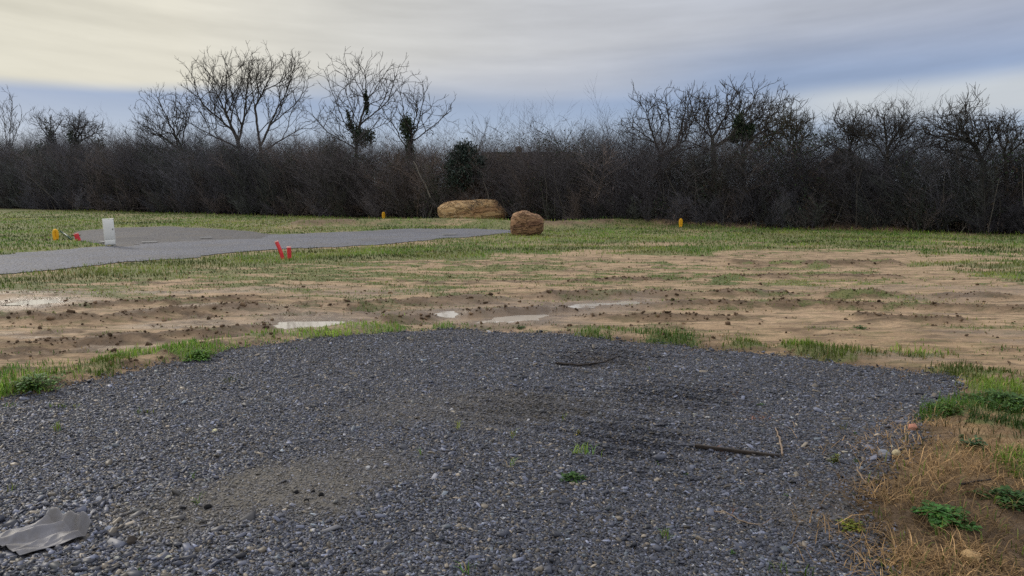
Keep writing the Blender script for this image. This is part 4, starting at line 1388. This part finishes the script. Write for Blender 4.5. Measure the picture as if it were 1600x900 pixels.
for k, (u, v, s_) in enumerate(((286, 799, .035), (305, 790, .028), (325, 796, .045))):
    pebble(u, v, s_, (.013, .013, .014), 'small black clod in the cluster on the gravel between cloth and sandy patch', name='dirt_clod', cat='dirt clod', group='black clods between the cloth and the sandy patch')
# ------------------------------------------------------------------ cabinet, conduits, boards
M_cab = simple_mat('off_white_plastic', (0.70, 0.70, 0.66), (0.76, 0.76, 0.72), 5.0, .55, .05)
M_cab2 = simple_mat('grey_plastic_feet', (0.30, 0.30, 0.29), (0.36, 0.36, 0.34), 8.0, .6, .05)


def cabinet():
    bx, by = G(173, 385)
    top = at(172, 342.5, by)[2]
    w = 17.0 / F * math.hypot(bx, by) * .80
    root = empty('utility_cabinet', (bx, by, hz1(bx, by)), .12)
    tag(root, 'white upright utility cabinet standing at the edge of the grey track', 'cabinet')
    h = top - .05
    b = MB(); b.box((0, 0, .05 + h / 2), (w, .22, h)); b.build('body', M_cab, root, bevel=.008)
    d = MB(); d.box((0, -.118, .05 + h * .60), (w - .03, .014, h * .74)); do = d.build('door', M_cab, root, bevel=.004)
    l = MB(); l.box((w * .36, -.130, .05 + h * .62), (.022, .012, .05)); l.build('latch', M_cab2, do)
    p = MB(); p.box((0, -.116, .05 + h * .115), (w - .03, .010, h * .17)); p.build('lower_panel', M_cab, root, bevel=.003)
    for sx in (-1, 1):
        f = MB(); f.box((sx * w * .38, 0, .02), (w * .16, .2, .08)); f.build('foot', M_cab2, root)
    c = MB(); c.box((0, .004, .05 + h + .006), (w + .012, .236, .016)); c.build('lid', M_cab, root, bevel=.004)
    root.rotation_euler = (0, -.035, .46)


cabinet()

M_red = simple_mat('red_conduit', (0.62, 0.035, 0.045), (0.72, 0.06, 0.07), 12.0, .45, .05)
M_pink = simple_mat('faded_red_rim', (0.70, 0.30, 0.26), (0.78, 0.40, 0.36), 12.0, .5, .05)
M_yel = simple_mat('yellow_conduit', (0.74, 0.36, 0.012), (0.82, 0.44, 0.02), 12.0, .45, .05)
M_grn = simple_mat('dark_green_conduit', (0.02, 0.05, 0.03), (0.035, 0.07, 0.045), 12.0, .5, .05)


def conduit(u0, v0, u1, v1, rad, label, bend=0.0):
    bx, by = G(u0, v0)
    e = np.array(at(u1, v1, by)) - np.array([bx, by, 0])
    root = empty('conduit', (bx, by, hz1(bx, by))); tag(root, label, 'conduit', 'red conduit ends beside the grey track')
    n = 46
    pts, rr_ = [], []
    for k in range(n + 1):
        t = k / n
        p = np.array([0, 0, -.08]) * (1 - t) + e * t + np.array([bend * math.sin(math.pi * t), 0, 0])
        pts.append(p); rr_.append(rad * (1.0 if k % 2 else .90))
    # outside, round the lip, and back down the hollow inside
    d = (pts[-1] - pts[-2]) / np.linalg.norm(pts[-1] - pts[-2])
    outer = MB(); outer.sweep(pts, rr_, 14, cap=False); outer.build('tube', M_red, root, smooth=True)
    lip = [pts[-1] - d * .02, pts[-1] + d * .006, pts[-1] + d * .008, pts[-1] - d * .10]
    m_ = MB(); m_.sweep(lip, [rad * 1.02, rad * 1.03, rad * .84, rad * .80], 14, cap=False)
    m_.build('rim', M_pink, root, smooth=True)


conduit(443, 405, 431.5, 377, .045, 'longer red plastic conduit leaning left out of the grass', .02)
conduit(452.5, 405, 451.5, 386, .05, 'shorter upright red plastic conduit beside the leaning one')
conduit(124, 376, 118.5, 365, .075, 'short red conduit stub in the grass between the yellow loop and white cabinet')


def yellow_loop(u, v, vt, wpx, label, rad, tilt=0.0):
    bx, by = G(u, v)
    h = at(u, vt, by)[2] * .93; w = wpx / F * by * .9; rad *= .88
    root = empty('yellow_conduit_loop', (bx, by, hz1(bx, by)), tilt); tag(root, label, 'conduit', 'yellow conduit loops sticking out of the ground')
    pts, rr_ = [], []
    n = 64
    for k in range(n + 1):
        t = k / n
        a = math.pi * (1.5 - 2 * t)
        # teardrop: narrow at the ground, broad near the top
        zz = (math.sin(a) + 1) / 2
        ww = (w / 2 - rad) * (math.cos(a)) * (.45 + .75 * zz)
        pts.append((ww, .025 * (t - .5) * 2, -.05 + (h + .05 - rad) * zz))
        rr_.append(rad * (1.0 if k % 2 else .92))
    m_ = MB(); m_.sweep(pts, rr_, 12); m_.build('tube', M_yel, root, smooth=True)
    b = MB(); b.sweep([(0, 0, -.06), (0, 0, .02), (0, 0, .05)], [rad * 1.25, rad * 1.2, rad * 1.1], 12); b.build('sleeve', M_yel, root, smooth=True)
    t_ = MB(); t_.box((0, -.01, (h) * .55), (w * .42, .02, .05)); t_.build('tape', M_yel, root)


yellow_loop(87.5, 375, 356, 11, 'yellow conduit loop in the grass left of the white cabinet', .055, .3)
yellow_loop(599.5, 342, 330, 6.5, 'yellow conduit loop at the foot of the hedge left of the long boulder', .06, .2)
yellow_loop(1063.5, 355, 340.5, 7.5, 'yellow conduit loop at the foot of the hedge right of both boulders', .055, -.2)

# a dark green pipe end lying in the grass by the first yellow loop
_a, _b = G(95, 369), G(112, 375)
m_ = MB(); m_.sweep([(_a[0], _a[1], .16), ((_a[0] + _b[0]) / 2, (_a[1] + _b[1]) / 2, .11), (_b[0], _b[1], .01)], .03, 8)
tag(m_.build('green_pipe', M_grn, None, True), 'dark green pipe slanting through the grass between yellow loop and red stub', 'pipe')

M_conc = simple_mat('pale_concrete', (0.26, 0.26, 0.25), (0.36, 0.35, 0.33), 9.0, .9, .3)


def board(u0, v0, u1, v1, wd, th_, mat, label, name='board', cat='board', lift=.02):
    a, b = np.array(G(u0, v0)), np.array(G(u1, v1))
    c = (a + b) / 2; L = float(np.hypot(*(b - a))); rz = math.atan2(b[1] - a[1], b[0] - a[0])
    m_ = MB(); m_.box((0, 0, 0), (L, wd, th_))
    o = m_.build(name, mat, None, bevel=min(th_, wd) * .2)
    o.location = (c[0], c[1], hz1(*c) + th_ / 2 + lift); o.rotation_euler = (0, .01, rz)
    return tag(o, label, cat)


board(157, 379.7, 165, 380.6, .12, .03, M_conc, 'pale slab poking out behind the white cabinet', 'slab', 'slab', .03)
board(222, 381, 246, 380, .16, .03, M_conc, 'pale flat slab on the dark gravel right of the white cabinet', 'slab', 'slab', .03)
board(313, 373.5, 331, 373, .14, .025, M_conc, 'small pale slab on the dark gravel, farther from the white cabinet', 'slab', 'slab', .03)
board(692, 368.6, 713, 368, .10, .03, M_conc, 'thin pale batten lying on the grey track near the boulders', 'batten', 'batten', .03)

M_wood = simple_mat('wet_dark_wood', (0.018, 0.014, 0.012), (0.045, 0.034, 0.026), 20.0, .7, .4)
M_twigp = simple_mat('pale_dry_twig', (0.20, 0.145, 0.10), (0.28, 0.21, 0.15), 30.0, .8, .3)
board(1085, 707, 1218, 723, .02, .022, M_wood, 'long thin dark wooden lath lying on the gravel', 'lath', 'lath', .012)


def stick(pts, rad, label, mat=M_twigp, name='twig', cat='twig', lift=.022):
    q = []
    for k, (u, v) in enumerate(pts):
        c = G(u, v); q.append((c[0], c[1], hz1(*c) + lift + .008 * math.sin(k * 2.1)))
    q = np.array(q)
    s_ = np.linspace(0, len(q) - 1, 5 * (len(q) - 1) + 1)
    q = np.stack([np.interp(s_, np.arange(len(q)), q[:, i]) for i in range(3)], 1)
    q[1:-1] += rng.normal(0, .003, q[1:-1].shape)
    m_ = MB(); m_.sweep(q, np.linspace(rad, rad * .6, len(q)), 7)
    return tag(m_.build(name, mat, None, True), label, cat)


stick([(1222, 722), (1218, 700), (1211, 680)], .0065, 'pale bent twig meeting the right end of the dark lath')
stick([(868, 571), (905, 574), (940, 573), (962, 566)], .011, 'dark crooked stick near the far edge of the gravel pad', M_wood, 'stick', 'stick')
stick([(1112, 803), (1135, 810), (1160, 818), (1186, 826)], .004, 'thin dry brown twig on the near gravel right of the centre')
stick([(1338, 752), (1352, 776), (1351, 765)], .005, 'short forked dry twig at the tip of the dead grass')
stick([(1497, 790), (1545, 788)], .007, 'dark straight twig lying across the soil mound', M_wood)
# ------------------------------------------------------------------ grey cloth with a turned-up end
M_cloth = bpy.data.materials.new('grey_woven_fabric'); M_cloth.use_nodes = True
_t = NT(M_cloth.node_tree)
_tc = _t.n('ShaderNodeTexCoord')
_n = _t.noise(_tc.outputs['Object'], 14.0, 5.0, .6)
_w = _t.n('ShaderNodeTexWave'); _w.inputs['Scale'].default_value = 220.0; _w.inputs['Distortion'].default_value = 1.0
_t.put(_w.inputs['Vector'], _tc.outputs['Object'])
_b = _t.n('ShaderNodeBsdfPrincipled')
_t.put(_b.inputs['Base Color'], _t.mix(_t.ss(_n, .4, .72), (0.155, 0.152, 0.165), (0.12, 0.112, 0.108)))
_b.inputs['Roughness'].default_value = .5
_bp = _t.n('ShaderNodeBump'); _bp.inputs['Strength'].default_value = .25; _bp.inputs['Distance'].default_value = .002
_t.put(_bp.inputs['Height'], _w.outputs[1]); _t.put(_b.inputs['Normal'], _bp.outputs[0])
_o = _t.n('ShaderNodeOutputMaterial'); _t.t.links.new(_b.outputs[0], _o.inputs[0])


def cloth():
    NL, FL, FR, NR = (np.array(G(*p)) for p in ((32, 876), (-27, 851), (66, 816), (134, 844)))
    nu, nv = 110, 70
    V = []
    for i in range(nu + 1):
        s_ = i / nu * 1.26                                  # past 1 the cloth turns up and rolls back
        for j in range(nv + 1):
            t = j / nv                                      # 0 near edge, 1 far edge
            k = min(s_, 1.0)
            p = (NL * (1 - t) + FL * t) * (1 - k) + (NR * (1 - t) + FR * t) * k
            d = (NR + FR - NL - FL) / 2; d = d / np.linalg.norm(d)
            z = .022 + .017 * math.sin(t * 21 + 3.0 * s_) * (.3 + .7 * k) * (.5 + .5 * math.sin(3 * s_ + 4 * t)) + .026 * math.exp(-((t - .62 + .15 * s_) / .09) ** 2)
            z += .006 * math.sin(s_ * 9 + t * 5)
            z += .012 * (1 - abs(math.sin(t * 9 + 1.6 * s_ + .8 * math.sin(3 * s_)))) ** 2 * (.4 + .6 * k) + .005 * (1 - abs(math.sin(t * 23 - 2.2 * s_ + 1.3 * math.sin(5 * s_ + t * 3)))) ** 2
            # sag between stones at the edges
            z -= .010 * (math.exp(-(t / .06) ** 2) + math.exp(-((1 - t) / .06) ** 2))
            if s_ > 1:
                q = (s_ - 1) / .26
                lift = (.052 + .022 * math.sin(t * 5.2 + 1.0) + .012 * math.sin(t * 11))
                p = p + d * (.055 * q - .02 * q * q) ; z += lift * math.sin(q * 1.75)
            V.append((p[0], p[1], z))
    V = np.array(V)
    V[:, 2] += hz(V[:, 0], V[:, 1])
    i, j = np.meshgrid(np.arange(nu), np.arange(nv), indexing='ij')
    b = i * (nv + 1) + j
    f = np.stack([b, b + nv + 1, b + nv + 2, b + 1], -1).reshape(-1, 4)
    o = mk('cloth', V, f, M_cloth, smooth=True)
    md = o.modifiers.new('thickness', 'SOLIDIFY'); md.thickness = .003
    tag(o, 'wrinkled grey woven cloth on the gravel with its end turned up', 'cloth')


cloth()
# ------------------------------------------------------------------ small plants
def plant(u, v, wpx, hpx, n, label, colr, leafy=True, name='weed', yel=0.15, seed=0):
    c = G(u, v); Y = c[1]
    w = wpx / F * Y / 2; h = hpx / F * Y
    root = empty(name, (c[0], c[1], hz1(*c))); tag(root, label, 'plant')
    R = np.random.default_rng(seed + int(u))
    Vs, Q = [], []
    cols = []
    P0, P1 = [], []
    for k in range(n):
        a = R.random() * 6.283
        lobe = .62 + .38 * math.sin(3 * a + u) * math.sin(2 * a + v)
        rd = w * R.random() ** .6 * lobe * 1.25
        tipp = np.array([rd * math.cos(a), rd * math.sin(a) * 1.15, h * R.uniform(.08, .9) * (1 - .6 * min(1, rd / w)) * (.6 + .4 * lobe)])
        b0 = np.array([rd * .25 * math.cos(a), rd * .25 * math.sin(a), 0])
        P0.append(b0); P1.append(tipp)
        L = (R.uniform(.25, .45) * max(w, .02) if leafy else R.uniform(.5, .9) * h)
        L = min(L, .030)
        d = np.array([math.cos(a + R.normal(0, .6)), math.sin(a + R.normal(0, .6)), R.uniform(-.2, .6)]); d /= np.linalg.norm(d)
        s_ = np.cross(d, [0, 0, 1]); s_ /= np.linalg.norm(s_) + 1e-9
        wd = L * (.38 if leafy else .10)
        up = np.array([0, 0, L * .14])
        b = len(Vs)
        Vs += [tipp - d * L * .3, tipp + s_ * wd + d * L * .1 + up, tipp + d * L * .35 + up * .5, tipp - s_ * wd + d * L * .1 + up, tipp + d * L * .8 - up]
        Q += [[b, b + 1, b + 2], [b, b + 2, b + 3], [b + 1, b + 4, b + 2], [b + 2, b + 4, b + 3]]
        cc = np.array(colr) * math.exp(R.normal(0, .25))
        if R.random() < yel: cc = cc * np.array([1.6, 1.25, .8])
        cols += [cc] * 5
    mk('leaves', np.array(Vs), np.array(Q), M_leaf if False else M_grass, np.array(cols), root)
    V, Fs = tubes(P0, P1, np.full(n, .0018), np.full(n, .0012), 3)
    mk('stems', V, Fs, M_grass, np.tile([[colr[0] * 1.1, colr[1] * .9, colr[2]]], (len(V), 1)), root)
    return root


GRN = (0.065, 0.16, 0.03); DGR = (0.04, 0.095, 0.022); OLV = (0.20, 0.21, 0.05)
plant(891, 752, 42, 16, 130, 'low dark green weed tuft alone on the open gravel', DGR)
plant(903, 681, 12, 13, 26, 'small yellowish weed upright on the gravel above the dark green tuft', OLV)
plant(1304, 734, 20, 30, 55, 'taller olive green weed near the right side of the gravel', (0.13, 0.17, 0.05))
plant(1338, 737, 12, 14, 24, 'bright green weed right beside the taller olive weed', GRN)
plant(1144, 868, 14, 16, 24, 'bright green seedling nearest the bottom of the gravel', GRN)
plant(1028, 725, 13, 7, 16, 'flat green seedling left of the dark lath', GRN)
plant(1073, 747, 10, 8, 12, 'tiny green seedling just below the left half of the dark lath', GRN)
plant(1190, 640, 14, 8, 16, 'small green seedling on the gravel beyond the dark lath', GRN)
plant(1227, 780, 12, 14, 16, 'lone green seedling between the dry twig and the olive weed', GRN)
plant(1335, 696, 10, 10, 12, 'small green seedling on the gravel above the olive weed', GRN)
plant(218, 893, 14, 18, 20, 'green seedling on the gravel below the dark round lump', GRN)
plant(1328, 830, 44, 22, 90, 'yellow green leafy weed at the tip of the dead grass', (0.16, 0.20, 0.035), yel=.35)
plant(1465, 830, 92, 24, 560, 'broad bright green leafy weed on the brown soil mound', (0.055, 0.15, 0.03))
plant(1522, 738, 40, 24, 110, 'blue green leafy weed on the bare tan part of the mound', (0.06, 0.125, 0.05))
plant(1580, 810, 84, 28, 400, 'dark green leafy weed at the right border of the mound', DGR)
plant(1500, 720, 20, 10, 26, 'tiny low weed beside the blue green leafy weed', DGR)
plant(1570, 650, 110, 28, 560, 'spreading leafy weeds on the verge right of the gravel corner', (0.06, 0.13, 0.03))
plant(1480, 660, 64, 16, 300, 'leafy green weed overhanging the gravel corner', (0.075, 0.14, 0.03))
plant(52, 612, 80, 36, 420, 'large leafy green clump at the left end of the gravel edge', (0.085, 0.17, 0.045))
plant(312, 562, 50, 20, 300, 'bright green rounded clump on the left gravel edge', (0.09, 0.20, 0.03))
plant(811, 516, 18, 9, 40, 'dark green tuft alone on the bare far edge of the gravel', DGR)
plant(1345, 513, 24, 9, 50, 'small dark tuft alone on the tan mud at right', DGR)
